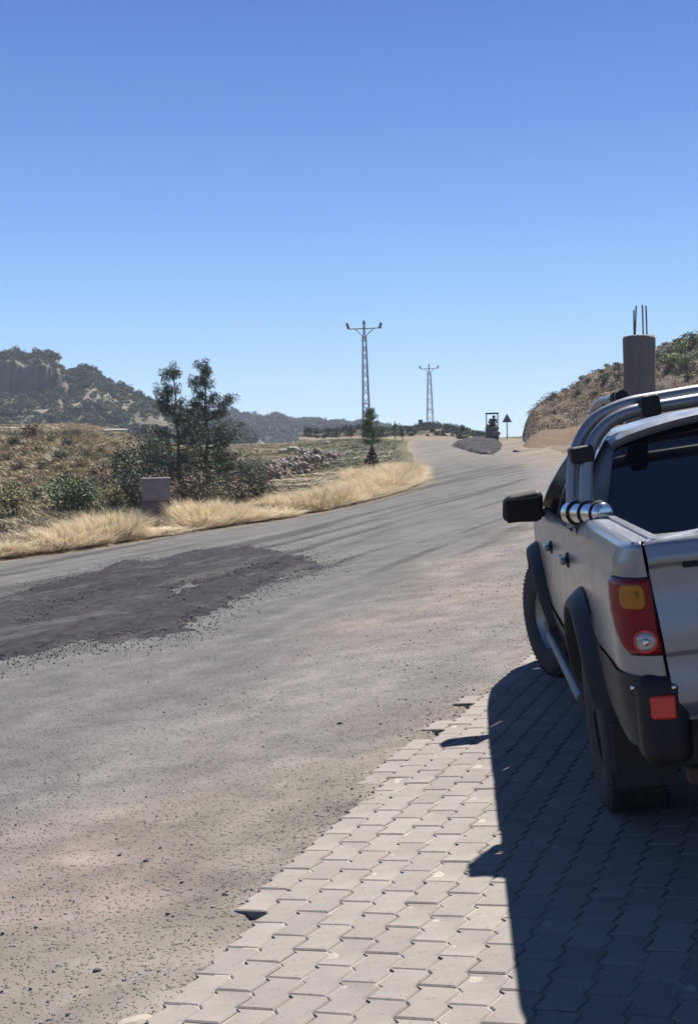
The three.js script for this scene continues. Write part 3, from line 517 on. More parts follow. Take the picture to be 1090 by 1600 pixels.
  for (const s of [-1, 1]) {
    mesh('bumper_end', new RoundedBoxGeometry(.17, .31, .18, 5, .05).translate(s * .775, .655, 1.135), plastic, bump);
    mesh('bumper_reflector', new RoundedBoxGeometry(.084, .082, .03, 4, .012).rotateY(s * .22).translate(s * .782, .705, 1.222), redBright, bump);
    for (const [x, y] of [[.868, .772], [.742, .77]]) mesh('bolt', new THREE.SphereGeometry(.009, 10, 8).translate(s * x, y, x > .8 ? 1.185 : 1.232), chrome, bump);
    mesh('bumper_bracket', new RoundedBoxGeometry(.05, .10, .06, 3, .015).translate(s * .64, .60, 1.33), tubeMetal, bump);
  }
  mesh('tow_beam', new RoundedBoxGeometry(1.44, .055, .06, 3, .012).translate(0, .455, 1.17), rust, truck);
  mesh('rear_axle', mergeGeometries([new THREE.CylinderGeometry(.045, .045, 1.4, 14).rotateZ(Math.PI / 2).translate(0, .39, 0), new THREE.SphereGeometry(.15, 16, 12).translate(0, .38, 0)]), dark, truck);
  mesh('exhaust_pipe', new THREE.CylinderGeometry(.03, .03, .9, 14).rotateX(Math.PI / 2).translate(.45, .40, .7), rust, truck);
  for (const s of [-1, 1]) mesh('mud_flap', new RoundedBoxGeometry(.24, .28, .012, 2, .005).rotateX(.12).translate(s * .77, .36, .50), rubber, truck);
  // wheels
  const tyreProfile = [[.20, -.105], [.235, -.125], [.31, -.132], [.352, -.124], [.376, -.105], [.384, -.08], [.386, -.03], [.381, -.028], [.381, -.02], [.387, -.018], [.387, .018], [.381, .02], [.381, .028], [.386, .03], [.384, .08], [.376, .105], [.352, .124], [.31, .132], [.235, .125], [.20, .105]].map(([r, h]) => new THREE.Vector2(r, h));
  const tyreGeo = new THREE.LatheGeometry(tyreProfile, 56).rotateZ(Math.PI / 2);
  const lugs = []; for (let k = 0; k < 64; k++) for (const h of [-1, 1]) { const b = new THREE.BoxGeometry(.05, .014, .018); b.rotateY(h * .3); b.translate(h * .088, .384, 0); b.rotateX((k + (h > 0 ? .5 : 0)) / 64 * Math.PI * 2); lugs.push(b); }
  const lugGeo = mergeGeometries(lugs);
  for (const s of [-1, 1]) for (const z of [0, -3]) {
    const cx = s * (z ? .80 : .782), wheel = new THREE.Group(); wheel.name = 'wheel'; truck.add(wheel); wheel.position.set(cx, .386, z); if (z) wheel.rotation.y = .30;
    const ty = mesh('tyre', mergeGeometries([tyreGeo, lugGeo].map((g) => g.index ? g.toNonIndexed() : g)), rubber, wheel);
    const rimProfile = [[.165, .035], [.18, .05], [.20, .075], [.222, .105], [.236, .122], [.240, .118], [.228, .06], [.215, -.06], [.20, -.06], [.19, .0], [.165, .02], [.165, .035]].map(([r, h]) => new THREE.Vector2(r, h));
    const rim = new THREE.LatheGeometry(rimProfile, 48).rotateZ(-Math.PI / 2 * s); mesh('rim', rim, alloy, wheel);
    for (let k = 0; k < 6; k++) mesh('spoke', new RoundedBoxGeometry(.03, .135, .088, 3, .012).translate(s * .036, .118, 0), alloy, wheel).rotation.x = k / 6 * Math.PI * 2;
    mesh('hub', new THREE.CylinderGeometry(.075, .085, .05, 24).rotateZ(-Math.PI / 2 * s).translate(s * .035, 0, 0), alloy, wheel);
    mesh('brake_disc', new THREE.CylinderGeometry(.155, .155, .02, 32).rotateZ(Math.PI / 2).translate(-s * .02, 0, 0), stepMat, wheel);
    mesh('hub_cap', new THREE.CylinderGeometry(.04, .046, .03, 20).rotateZ(Math.PI / 2).translate(s * .062, 0, 0), plastic, wheel);
  }
  // door mirrors
  for (const s of [-1, 1]) {
    const g = new RoundedBoxGeometry(.245, .178, .11, 6, .05); const p = g.attributes.position;
    for (let i = 0; i < p.count; i++) { const x = p.getX(i), y = p.getY(i); p.setY(i, y * (1 + x * .95) + .012); p.setX(i, x + (y > 0 ? y * .12 : y * .1)); }
    g.computeVertexNormals(); if (s > 0) { g.scale(-1, 1, 1); const ix = g.index; if (ix) for (let i = 0; i < ix.count; i += 3) { const a = ix.getX(i); ix.setX(i, ix.getX(i + 1)); ix.setX(i + 1, a); } g.computeVertexNormals(); }
    g.translate(s * 1.0, 1.195, -2.16); const mir = mesh('door_mirror', g, plastic, truck);
    mesh('mirror_glass', new RoundedBoxGeometry(.205, .138, .012, 3, .005).translate(s * 1.0, 1.193, -2.105), phys({ c: [.007, .009, .009], roughness: .3, specularIntensity: .3 }), mir);
    mesh('mirror_arm', new RoundedBoxGeometry(.14, .06, .07, 4, .025).translate(s * .88, 1.165, -2.18), plastic, mir);
  }
  // roll bar: two tubes up one side and over the top, with dark clamps
  const hoop = (r, pts, n = 90) => new THREE.TubeGeometry(new THREE.CatmullRomCurve3(pts.map((p) => V(...p)), false, 'centripetal'), n, r, 12);
  const side = (dz, dx, dy) => [[-.852 + dx, 1.20, dz], [-.842 + dx, 1.32, dz], [-.822 + dx, 1.46, dz - .02], [-.785 + dx, 1.57, dz - .03], [-.70 + dx * .8, 1.66 + dy * .7, dz - .04], [-.58, 1.702 + dy, dz - .04], [-.40, 1.716 + dy, dz - .04], [0, 1.728 + dy, dz - .04], [.40, 1.716 + dy, dz - .04], [.58, 1.702 + dy, dz - .04], [.70 - dx * .8, 1.66 + dy * .7, dz - .04], [.785 - dx, 1.57, dz - .03], [.822 - dx, 1.46, dz - .02], [.842 - dx, 1.32, dz], [.852 - dx, 1.20, dz]];
  const bar = new THREE.Group(); bar.name = 'roll_bar'; truck.add(bar);
  mesh('outer_tube', hoop(.030, side(-.36, -.018, .028)), tubeMetal, bar);
  mesh('inner_tube', hoop(.030, side(-.27, .034, -.012)), tubeMetal, bar);
  for (const s of [-1, 1]) {
    mesh('clamp', new RoundedBoxGeometry(.105, .078, .17, 4, .018).rotateZ(s * -.06).translate(s * .80, 1.53, -.34), plastic, bar);
    mesh('clamp', new RoundedBoxGeometry(.085, .10, .20, 4, .02).rotateZ(s * -.08).translate(s * .475, 1.712, -.35), plastic, bar);
  }
  // bright side bar along the bed rail, ringed, with a domed end
  for (const s of [-1, 1]) {
    const g = new THREE.Group(); g.name = 'bed_rail_bar'; truck.add(g);
    const prof = [[0, 0], [.028, .0], [.044, -.008], [.049, -.025], [.049, -.31], [0, -.31]].map(([r, h]) => new THREE.Vector2(r, h));
    const body = new THREE.LatheGeometry(prof.reverse(), 32); body.rotateX(Math.PI / 2); mesh('bar_tube', body, chrome, g);
    for (const z of [-.05, -.15, -.25]) mesh('bar_ring', new THREE.TorusGeometry(.049, .007, 10, 32).translate(0, 0, z), plastic, g);
    mesh('end_cap_ring', new THREE.TorusGeometry(.034, .005, 8, 28).translate(0, 0, -.008), tubeMetal, g);
    for (const z of [-.09, -.22]) mesh('bar_foot', new RoundedBoxGeometry(.06, .09, .07, 3, .02).translate(s * -.01, -.07, z), plastic, g);
    g.position.set(s * .757, 1.274, .0); g.rotation.y = -s * .42;
  }
  // roof rails
  for (const s of [-1, 1]) {
    const g = new THREE.Group(); g.name = 'roof_rail'; truck.add(g);
    mesh('rail_tube', new THREE.TubeGeometry(new THREE.CatmullRomCurve3([V(s * .555, 1.772, -.63), V(s * .56, 1.772, -.9), V(s * .565, 1.765, -1.4), V(s * .57, 1.72, -1.72)]), 30, .024, 14), tubeMetal, g);
    mesh('rail_end', new THREE.CylinderGeometry(.031, .031, .06, 20).rotateX(Math.PI / 2).translate(s * .555, 1.772, -.615), plastic, g);
    for (const z of [-.72, -1.15, -1.55]) mesh('rail_foot', new RoundedBoxGeometry(.045, .12, .08, 3, .015).translate(s * .562, 1.70, z), plastic, g);
    for (const z of [-.70, -.78]) mesh('rail_ring', new THREE.TorusGeometry(.026, .006, 8, 20).translate(s * .556, 1.772, z), plastic, g);
  }
}
// ------------------------------------------------------------------ shrubs one by one
{
  const L = [
    ['green', 92, 806, 112, 'broad mid green bush low behind the verge grass, left of the grey cabinet'], ['green', 140, 806, 92, 'rounded green bush beside the broad green bush, nearer the grey cabinet'],
    ['olive', 26, 815, 96, 'olive yellow bush at the left edge above the dry verge grass'], ['olive', 182, 803, 76, 'olive bush between the green bushes and the grey cabinet'], ['olive', 212, 800, 50, 'small yellowish bush close to the left side of the grey cabinet'],
    ['brown', 4, 846, 40, 'tall brown weedy bush cut by the left picture edge'], ['dark', 60, 790, 40, 'dark green bush behind the olive bush at far left'],
  ];
  for (const [k, x, y, w, l] of L) shrub(k, x, y, w, l);
  const dark = [[108, 702, 24], [142, 702, 21], [160, 713, 20], [96, 722, 26], [62, 712, 22], [45, 688, 34], [70, 738, 22], [128, 735, 24], [150, 748, 26], [20, 702, 26], [82, 694, 20], [30, 740, 30], [105, 758, 26], [178, 705, 22], [50, 765, 26], [140, 772, 26], [10, 725, 24], [118, 684, 18], [170, 690, 22], [92, 740, 18], [38, 720, 18], [134, 718, 16], [74, 756, 20], [165, 760, 24], [20, 770, 30]];
  dark.forEach(([x, y, w], i) => shrub(i % 3 === 0 ? 'dark' : i % 3 === 1 ? 'olive' : 'brown', x, y, w * 1.25, 'small low scrub bush on the dry grassy slope at left', 'scrub bushes dotted over the dry slope at left'));
  const mid = [['dark', 188, 52, 43], ['dark', 214, 48, 41], ['grey', 205, 40, 39], ['brown', 240, 52, 38], ['brown', 262, 44, 37], ['dark', 232, 50, 48], ['dark', 300, 56, 43], ['brown', 310, 60, 37], ['olive', 335, 46, 38], ['dark', 352, 50, 42], ['brown', 372, 44, 38], ['dark', 392, 46, 43], ['dark', 412, 42, 42], ['olive', 352, 36, 36.5], ['dark', 375, 40, 50], ['dark', 270, 52, 50], ['dark', 330, 44, 52], ['grey', 395, 36, 55]];
  mid.forEach(([k, x, w0, Z], i) => { const w = w0 * 1.75; shrub(k, x, 700, w, 'bush in the tangled thicket round the two tall pines', 'thicket of bushes round the two tall pines', Z).scale.y *= 1.45; });
  const ord = (p, all) => ['first', 'second', 'third', 'fourth', 'fifth', 'sixth', 'seventh', 'eighth'][all.indexOf(p)];
  // bushes on the right hill
  const rh = [['bright', 1046, .66, 44], ['bright', 1072, .62, 52], ['bright', 1062, .76, 40], ['green', 1036, .76, 34], ['grey', 1050, .82, 26], ['green', 1082, .80, 46], ['grey', 930, .70, 24], ['dark', 945, .80, 22], ['grey', 962, .72, 24], ['dark', 905, .78, 20]];
  rh.forEach(([k, p, v, w]) => { const o = shrub(k, p, 600, w, k === 'bright' || k === 'green' ? ord(p, [1036, 1046, 1062, 1072, 1082]) + ' fresh green bush from the left, on the right hill past the concrete column' : ord(p, [905, 930, 945, 962, 1050]) + ' dull bush from the left on the upper right hill, round the concrete column', k === 'bright' || k === 'green' ? 'green bushes right of the concrete column' : 'dull bushes round the concrete column', 90); const q = bank.at(p, v), s = w / F * -q[2]; o.position.set(q[0], q[1] - .05, q[2]); o.scale.set(s, s * .8, s); });
  const sky = [[885, .99, 14], [912, .99, 16], [940, 1.0, 12], [952, 1.0, 16], [1042, 1.0, 14], [1060, 1.0, 18], [868, .99, 12], [1034, .99, 11]];
  sky.forEach(([p, v, w]) => { const o = shrub('dark', p, 590, w, ord(p, [868, 885, 912, 940, 952, 1034, 1042, 1060]) + ' dark bush from the left along the skyline of the right hill', 'dark bushes along the skyline of the right hill', 100); const q = bank.at(p, v), s = w / F * -q[2]; o.position.set(q[0], q[1] - .12, q[2]); o.scale.set(s, s * .8, s); });
}
// ------------------------------------------------------------------ trees
function needleTuft(r, n, len) { return (c) => { const out = []; return c; }; }
function pine(seed, pos, H, lean, spec, label, group) {
  const t = thing('pine_tree', label, 'pine tree', group), r = rng(seed); t.position.copy(pos);
  const top = V(lean[0], H, lean[1]), wood = [branch(V(0, -.2, 0), top, H * .016 + .012, .012, .16, r, 9)], tips = [];
  const trunkAt = (k) => V(lean[0] * k, H * k, lean[1] * k);
  for (const [k, n, len, up] of spec) for (let i = 0; i < n; i++) {
    const a = r() * 6.28, l = len * (.65 + .6 * r()) * H, b = trunkAt(k + (r() - .5) * .05), e = b.clone().add(V(Math.cos(a) * l, up * l * (.7 + .6 * r()), Math.sin(a) * l));
    wood.push(branch(b, e, .02, .007, .12 * l, r, 4));
    for (let q = 0; q < 5; q++) tips.push([b.clone().lerp(e, .45 + .14 * q).add(V((r() - .5) * .22 * l, (r() - .3) * .2 * l, (r() - .5) * .22 * l)), (.07 + .05 * r()) * (k > .8 ? 1 : 1.1)]);
  }
  for (let q = 0; q < 5; q++) tips.push([trunkAt(.92 + .02 * q), .09]);
  for (const e of spec.extra || []) { const b = trunkAt(e[0]), p = b.clone().add(V(e[1] * H, e[2] * H, e[3] * H)); wood.push(branch(b, p, .025, .008, .1, r, 5)); for (let q = 0; q < 11; q++) tips.push([b.clone().lerp(p, .55 + .05 * q).add(V((r() - .5) * .12, r() * .16, (r() - .5) * .12)), .11]); }
  mesh('trunk', mergeGeometries(wood), bark, t);
  const n = 50, size = .042 * (H / 4.5);
  mesh('crown', leafSoup(tips.length * n, (k) => { const [c, R] = tips[Math.floor(k / n)]; return V(r() - .5, r() - .4, r() - .5).normalize().multiplyScalar(R * (H / 4.5) * 1.55 * Math.cbrt(r())).add(c); }, size, r, -.6, .22), spec.leaf, t);
  return t;
}
{
  const blueGreen = leafMat([.052, .070, .048]), young = leafMat([.085, .125, .052]), brownish = leafMat([.055, .045, .034]);
  const Z = 40, A = stand(283, Z), B = stand(322, Z + 1);
  const sa = [[.12, 5, .20, .02], [.20, 7, .22, .04], [.28, 8, .23, .06], [.36, 8, .22, .1], [.45, 7, .19, .15], [.52, 7, .17, .2], [.60, 5, .13, .4], [.68, 3, .08, .7], [.78, 3, .06, .9], [.88, 3, .05, 1.1]]; sa.leaf = blueGreen; sa.extra = [[.62, -.115, .20, .02], [.66, -.07, .26, -.02], [.6, -.10, .12, .03]];
  pine(3, A, at(272, 570, Z).y - A.y, [at(270, 570, Z).x - A.x, 0], sa, 'tall sparse pine left of its twin, its tufted top forked to the left');
  const sb = [[.12, 5, .20, .02], [.20, 7, .22, .04], [.28, 8, .24, .06], [.36, 8, .22, .1], [.45, 7, .20, .15], [.52, 8, .18, .2], [.60, 7, .15, .35], [.67, 5, .11, .5], [.73, 4, .085, .6], [.82, 4, .07, .8], [.90, 4, .05, 1.1]]; sb.leaf = blueGreen; sb.extra = [[.60, .19, .14, .02], [.63, .15, .10, -.03], [.66, -.08, .2, .02]];
  pine(8, B, at(316, 562, Z).y - B.y, [at(316, 562, Z).x - B.x, 0], sb, 'tall pine with the fuller crown and one long branch reaching right');
  const C = stand(586, 53), sc = [[.55, 8, .13, .2], [.62, 9, .15, .3], [.70, 9, .15, .4], [.78, 9, .125, .5], [.86, 8, .09, .8], [.94, 6, .045, 1.2]]; sc.leaf = young; sc.extra = [[.6, .16, .12, 0]];
  const lone = pine(15, C, at(579, 641, 53).y - C.y, [at(579, 641, 53).x - C.x, 0], sc, 'slender young pine alone at the road bend, in front of the nearer pylon');
  const r = rng(4), hC = lone.children[0], H = at(579, 641, 53).y - C.y;
  mesh('dry_lower_crown', leafSoup(620, () => { const k = r(), a = r() * 6.28, R = (1 - k) * .40 * Math.sqrt(r()); return V(-.08 + Math.cos(a) * R, H * (.27 + .24 * k), Math.sin(a) * R); }, .06, r), brownish, lone);
  // small conifers on the skyline past the crest
  for (const [px, y, Zc, l] of [[617, 659, 150, 'small pointed conifer on the crest between the two pylons'], [628, 668, 155, 'smallest conifer on the crest, just left of the road end'], [548, 664, 140, 'small dark conifer on the crest left of the young pine']]) {
    const b = at(px, 684, Zc), h = at(px, y, Zc).y - b.y, t = thing('conifer', l, 'conifer'); t.position.copy(b);
    mesh('trunk', branch(V(0, -.6, 0), V(0, h * .9, 0), .07, .02, .05, r, 4), bark, t);
    mesh('crown', leafSoup(420, () => { const k = Math.pow(r(), 1.2), a = r() * 6.28, R = (1 - k) * .30 * h * Math.sqrt(r()); return V(Math.cos(a) * R, h * (.12 + .88 * k), Math.sin(a) * R); }, .10, r), LEAF.dark, t);
  }
}
// ------------------------------------------------------------------ stones: rubble heap, pale outcrops, loose gravel
function rockGeo(seed, detail = 1, squash = .7) { let g = mergeVertices(new THREE.IcosahedronGeometry(1, detail).deleteAttribute('normal').deleteAttribute('uv')); const p = g.attributes.position, r = rng(seed), o = r() * 50; for (let i = 0; i < p.count; i++) { const x = p.getX(i), y = p.getY(i), z = p.getZ(i), k = .62 + .7 * fbm(x * 1.3 + o + z, y * 1.3 + o * 2 - z, 3); p.setXYZ(i, x * k, y * k * squash, z * k); } g = g.toNonIndexed(); g.computeVertexNormals(); const uv = []; for (let i = 0; i < g.attributes.position.count; i++) uv.push(g.attributes.position.getX(i) * .4, g.attributes.position.getY(i) * .4 + g.attributes.position.getZ(i) * .3); g.setAttribute('uv', new THREE.Float32BufferAttribute(uv, 2)); return g; }
{
  const r = rng(61), heap = thing('rubble_heap', 'long heap of reddish grey rubble on the field edge right of the pines', 'rubble heap');
  const c = (t) => { const px = mix(384, 530, t), Z = mix(56, 74, t), b = stand(px, Z); return b; };
  const hgt = (t) => .66 * (.5 + .9 * Math.sin(Math.PI * Math.min(1, t * 1.05)) * 1.0) * (.7 + .5 * fbm(t * 9, 4)) * smooth(1, .8, t);
  mesh('earth', grid(50, 14, (u, v) => { const b = c(u), k = v * 2 - 1, y = hgt(u) * (1 - k * k) + .25 * (fbm(u * 22, v * 7) - .5); return [b.x + k * .6, Math.abs(k) > .99 ? land(b.x + k * .6, -b.z + k * 6) - .4 : land(b.x + k * .6, -b.z + k * 6) + Math.max(-.1, y - .1), b.z - k * 6]; }, (u, v) => { const m = fbm(u * 40, v * 9, 4); return [.20, .16, .14].map((q) => q * (.6 + .8 * m)); }), hillMat, heap);
  const n = 1300, geo = rockGeo(3, 0), inst = new THREE.InstancedMesh(geo, std({ c: [1, 1, 1], map: dirtMap }), n), m = new THREE.Matrix4(), col = new THREE.Color();
  for (let k = 0; k < n; k++) { const t = r(), q = (r() * 2 - 1), b = c(t), s = .05 + .17 * Math.pow(r(), 3); const hx = b.x + q * .6 + (r() - .5) * .9; m.compose(V(hx, land(hx, -b.z + q * 6) + hgt(t) * (1 - q * q), b.z - q * 6), new THREE.Quaternion().setFromEuler(new THREE.Euler(r() * 6, r() * 6, r() * 6)), V(s * 1.3, s, s)); inst.setMatrixAt(k, m); const w = r(), kk = .7 + .5 * r(); inst.setColorAt(k, col.setRGB(...(w < .6 ? [.165, .13, .115] : w < .95 ? [.19, .16, .145] : [.29, .26, .235]).map((z) => z * kk))); }
  stuff('rocks', inst, heap);
  const pale = std({ c: [.27, .25, .225], map: dirtMap, bumpMap: dirtBump, bumpScale: .02 });
  const bould = [[447, 705, .20, 'larger of the two pale boulders on the front of the rubble heap'], [461, 702, .22, 'pale boulder right beside the larger one on the rubble heap'], [513, 692, .13, 'small pale boulder at the right end of the rubble heap'], [190, 688, .24, 'white boulder on the slope just left of the pines'], [216, 692, .2, 'pale boulder close behind the left pine']];
  bould.forEach(([px, py, s, l], i) => { const o = mesh('boulder', rockGeo(40 + i, 2), pale); tag(o, l, 'boulder'); o.position.copy(i < 3 ? stand(px, 57).setY(at(px, py, 57).y) : lpix(px, py)); o.scale.set(s * 1.5, s, s); });
  const ledge = [[12, 667, 1.0, 'long pale rock ledge on top of the slope at the left edge'], [45, 665, .5, 'short pale rock ledge topped by two stones, near the left edge'], [178, 669, .8, 'pale flat ledge below the mountain, left of the pines'], [100, 668, .7, 'thin pale ledge midway along the top of the dry slope']];
  ledge.forEach(([px, py, s, l], i) => { const o = mesh('rock_ledge', rockGeo(50 + i, 2), pale); tag(o, l, 'rock ledge'); o.position.copy(at(px, py, 66)); o.position.y = Math.max(o.position.y - .1, land(o.position.x, 66)); o.scale.set(s, .10, .5); });
  // loose gravel on the dusty side of the road
  const N = 30000, list = []; let guard = 0;
  while (list.length < N && guard++ < 400000) { const Z = mix(2.9, 26, Math.pow(r(), 1.7)), x = mix(-.33, .16, r()) * Z + .1; if (onRoad(x, Z) < .1 || x > paveLine(Z) + .1) continue; const g = gravelness(x, Z); if (r() > .12 + .9 * g * smooth(.3, .6, fbm(x * .9 + 4, Z * .9))) continue; list.push([x, Z]); }
  const kinds = [rockGeo(71, 0), rockGeo(72, 0, .55), rockGeo(73, 1, .6)], rockMat = std({ c: [1, 1, 1], roughness: .9 });
  kinds.forEach((g, j) => { const mine = list.filter((_, i) => i % 3 === j), inst2 = new THREE.InstancedMesh(g, rockMat, mine.length); mine.forEach(([x, Z], k) => { const s = .0014 + .0058 * Math.pow(r(), 22) + .0021 * r() * r(); m.compose(V(x, roadY(x, Z) + s * .25, -Z), new THREE.Quaternion().setFromEuler(new THREE.Euler(r() * 6, r() * 6, r() * 6)), V(s * 1.4, s, s)); inst2.setMatrixAt(k, m); const w = r(); inst2.setColorAt(k, col.setRGB(...(w < .62 ? [.125, .112, .105] : w < .72 ? [.05, .045, .043] : w < .98 ? [.165, .15, .138] : [.32, .30, .28]))); }); stuff('loose_gravel', inst2); });
  // a few larger stones one can point at
  const big = [[530, 1118, .013, 'dark stone lying alone on the gravel left of the shadow of the pickup'], [228, 1330, .0095, 'dark stone on the gravel near the lower left, left of the pavement'], [152, 1497, .011, 'dark stone on the gravel close to the bottom left corner'], [262, 1412, .008, 'small brown stone on the gravel between two darker ones']];
  big.forEach(([px, py, s, l], i) => { const o = mesh('stone', rockGeo(80 + i, 1), std({ c: i === 3 ? [.11, .085, .07] : [.05, .045, .042] })); tag(o, l, 'stone'); const p = gpix(px, py + 3); o.position.set(p.x, roadY(p.x, -p.z) + s * .4, p.z); o.scale.set(s * 1.4, s, s); });
  const frag = [[572, 1268, .06, 'broken pale paving piece lying flat where the pavement edge has crumbled'], [212, 1592, .055, 'broken pale paving piece at the bottom end of the pavement edge']];
  frag.forEach(([px, py, s, l], i) => { const o = mesh('concrete_fragment', rockGeo(90 + i, 1, .28), std({ c: [.25, .22, .19], map: dirtMap })); tag(o, l, 'concrete fragment'); const p = gpix(px, py); o.position.set(p.x, roadY(p.x, -p.z) + .004, p.z); o.scale.set(s, s * .8, s * .7); o.rotation.y = .5; });
}
// ------------------------------------------------------------------ fresh asphalt: the raked patch on the road and the strip by the roller
{
  const poly = [[-260, 1040], [-120, 985], [0, 934], [45, 914], [90, 904], [150, 889], [185, 876], [212, 873], [236, 875], [300, 858], [350, 855], [400, 853], [450, 860], [492, 871], [512, 880], [478, 890], [452, 897], [420, 910], [388, 925], [340, 944], [318, 962], [300, 978], [262, 984], [220, 994], [178, 998], [135, 990], [110, 996], [84, 1010], [45, 1022], [0, 1028], [-120, 1060], [-260, 1090]].map(([x, y]) => { const p = gpix(x, y); return [p.x, -p.z]; });
  const inside = (x, y, P) => { let c = false, d = 1e9; for (let i = 0, j = P.length - 1; i < P.length; j = i++) { const [ax, ay] = P[i], [bx, by] = P[j]; if ((ay > y) !== (by > y) && x < (bx - ax) * (y - ay) / (by - ay) + ax) c = !c; const t = clamp(((x - ax) * (bx - ax) + (y - ay) * (by - ay)) / ((bx - ax) ** 2 + (by - ay) ** 2), 0, 1); d = Math.min(d, Math.hypot(x - ax - t * (bx - ax), y - ay - t * (by - ay))); } return c ? d : -d; };
  const holes = [[[70, 913], [160, 892], [158, 897], [60, 922]], [[262, 920], [352, 893], [360, 899], [275, 930]], [[395, 886], [430, 880], [428, 886], [392, 892]]].map((h) => h.map(([x, y]) => { const p = gpix(x, y); return [p.x, -p.z]; }));
  const spread = (name, P, H, step, mat, lumpy) => {
    const xs = P.map((p) => p[0]), zs = P.map((p) => p[1]), x0 = Math.min(...xs) - .3, x1 = Math.max(...xs) + .3, z0 = Math.min(...zs) - .3, z1 = Math.max(...zs) + .3, nx = Math.ceil((x1 - x0) / step), nz = Math.ceil((z1 - z0) / (step * 1.4));
    const id = new Int32Array((nx + 1) * (nz + 1)).fill(-1), pos = [], colr = [], uv = [], idx = [], D = new Float32Array((nx + 1) * (nz + 1));
    for (let j = 0; j <= nz; j++) for (let i = 0; i <= nx; i++) { const x = mix(x0, x1, i / nx), Z = mix(z0, z1, j / nz); let d = inside(x, Z, P) + .5 * (fbm(x * 2.6, Z * 1.1, 4) - .5) + .3 * (fbm(x * 12, Z * 5, 3) - .5); for (const h of holes) if (lumpy) d = Math.min(d, -inside(x, Z, h) + .8 * (fbm(x * 4, Z * 1.6, 4) - .27)); D[j * (nx + 1) + i] = d; if (d < -.06) continue; const dir = x - .62 * Z, tread = lumpy ? .006 * Math.sin((x * .5 + Z * .86) * 38) * smooth(.5, .62, fbm(dir * 1.2 + 2, Z * .1)) : 0; const h = H * smooth(-.05, .35, d) * (.35 + 1.3 * fbm(x * 1.3, Z * .7, 4)) + (lumpy ? .045 : .12) * (fbm(x * (lumpy ? 6 : 2), Z * (lumpy ? 4 : 1.5), 4) - .5) + tread - .012; id[j * (nx + 1) + i] = pos.length / 3; pos.push(x, roadY(x, Z) + h, -Z); const m = (.62 + .7 * fbm(dir * 1.8, Z * .5 + x * .3, 4)) * (.35 + 1.3 * fbm(x * 21, Z * 14, 2)), du = smooth(.60, .74, fbm(dir * 2.4 + 5, Z * .35 + x, 4)) * .4; colr.push(mix(.034 * m, .10, du), mix(.034 * m, .097, du), mix(.039 * m, .098, du)); uv.push(x / .7, Z / .7); }
    for (let j = 0; j < nz; j++) for (let i = 0; i < nx; i++) { const a = id[j * (nx + 1) + i], b = id[j * (nx + 1) + i + 1], c = id[(j + 1) * (nx + 1) + i], d = id[(j + 1) * (nx + 1) + i + 1]; if (Math.min(a, b, c, d) < 0) continue; idx.push(a, b, d, a, d, c); }
    const g = new THREE.BufferGeometry(); g.setAttribute('position', new THREE.Float32BufferAttribute(pos, 3)); g.setAttribute('color', new THREE.Float32BufferAttribute(colr, 3)); g.setAttribute('uv', new THREE.Float32BufferAttribute(uv, 2)); g.setIndex(idx); g.computeVertexNormals();
    stuff(name, new THREE.Mesh(g, mat));
  };
  const tar = phys({ specularIntensity: .12, vertexColors: true, roughness: .9, map: dirtMap, bumpMap: dirtBump, bumpScale: .012 });
  spread('asphalt_patch', poly, .07, .045, tar, true);
  const strip = [[706, 694], [716, 689], [735, 684.5], [766, 684], [782, 690], [786, 699], [770, 707], [748, 706], [726, 700]].map(([px, y]) => { const Z = flat([[684, 104], [690, 92], [700, 80], [707, 72]])(y); return [(px - 545) / F * Z, Z]; });
  spread('asphalt_heap', strip, .17, .12, tar, false);
  const r = rng(33), n = 14000, inst = new THREE.InstancedMesh(rockGeo(74, 0), std({ c: [1, 1, 1], roughness: .8 }), n), m = new THREE.Matrix4(), col = new THREE.Color();
  for (let k = 0; k < n; k++) { if (k % 2) { let x, Z, tries = 0; do { x = mix(-8, .2, r()); Z = mix(10.5, 27, r()); } while (inside(x, Z, poly) < .1 && tries++ < 30); const s = .006 + .016 * r() * r(); m.compose(V(x, roadY(x, Z) + .04, -Z), new THREE.Quaternion().setFromEuler(new THREE.Euler(r() * 6, r() * 6, r() * 6)), V(s, s * .8, s)); inst.setMatrixAt(k, m); const q = .03 + .05 * r(); inst.setColorAt(k, col.setRGB(q, q, q * 1.05)); continue; } const e = Math.floor(r() * poly.length), a = poly[e], b = poly[(e + 1) % poly.length], t = r(), x = mix(a[0], b[0], t) + (r() + r() + r() - 1.5) * .6, Z = mix(a[1], b[1], t) + (r() + r() + r() - 1.5) * 1.0, s = .004 + .011 * r() * r(); m.compose(V(x, roadY(x, Z) + .008, -Z), new THREE.Quaternion().setFromEuler(new THREE.Euler(r() * 6, r() * 6, r() * 6)), V(s, s * .8, s)); inst.setMatrixAt(k, m); inst.setColorAt(k, col.setRGB(.045, .043, .045)); }
  stuff('asphalt_crumbs', inst);
}
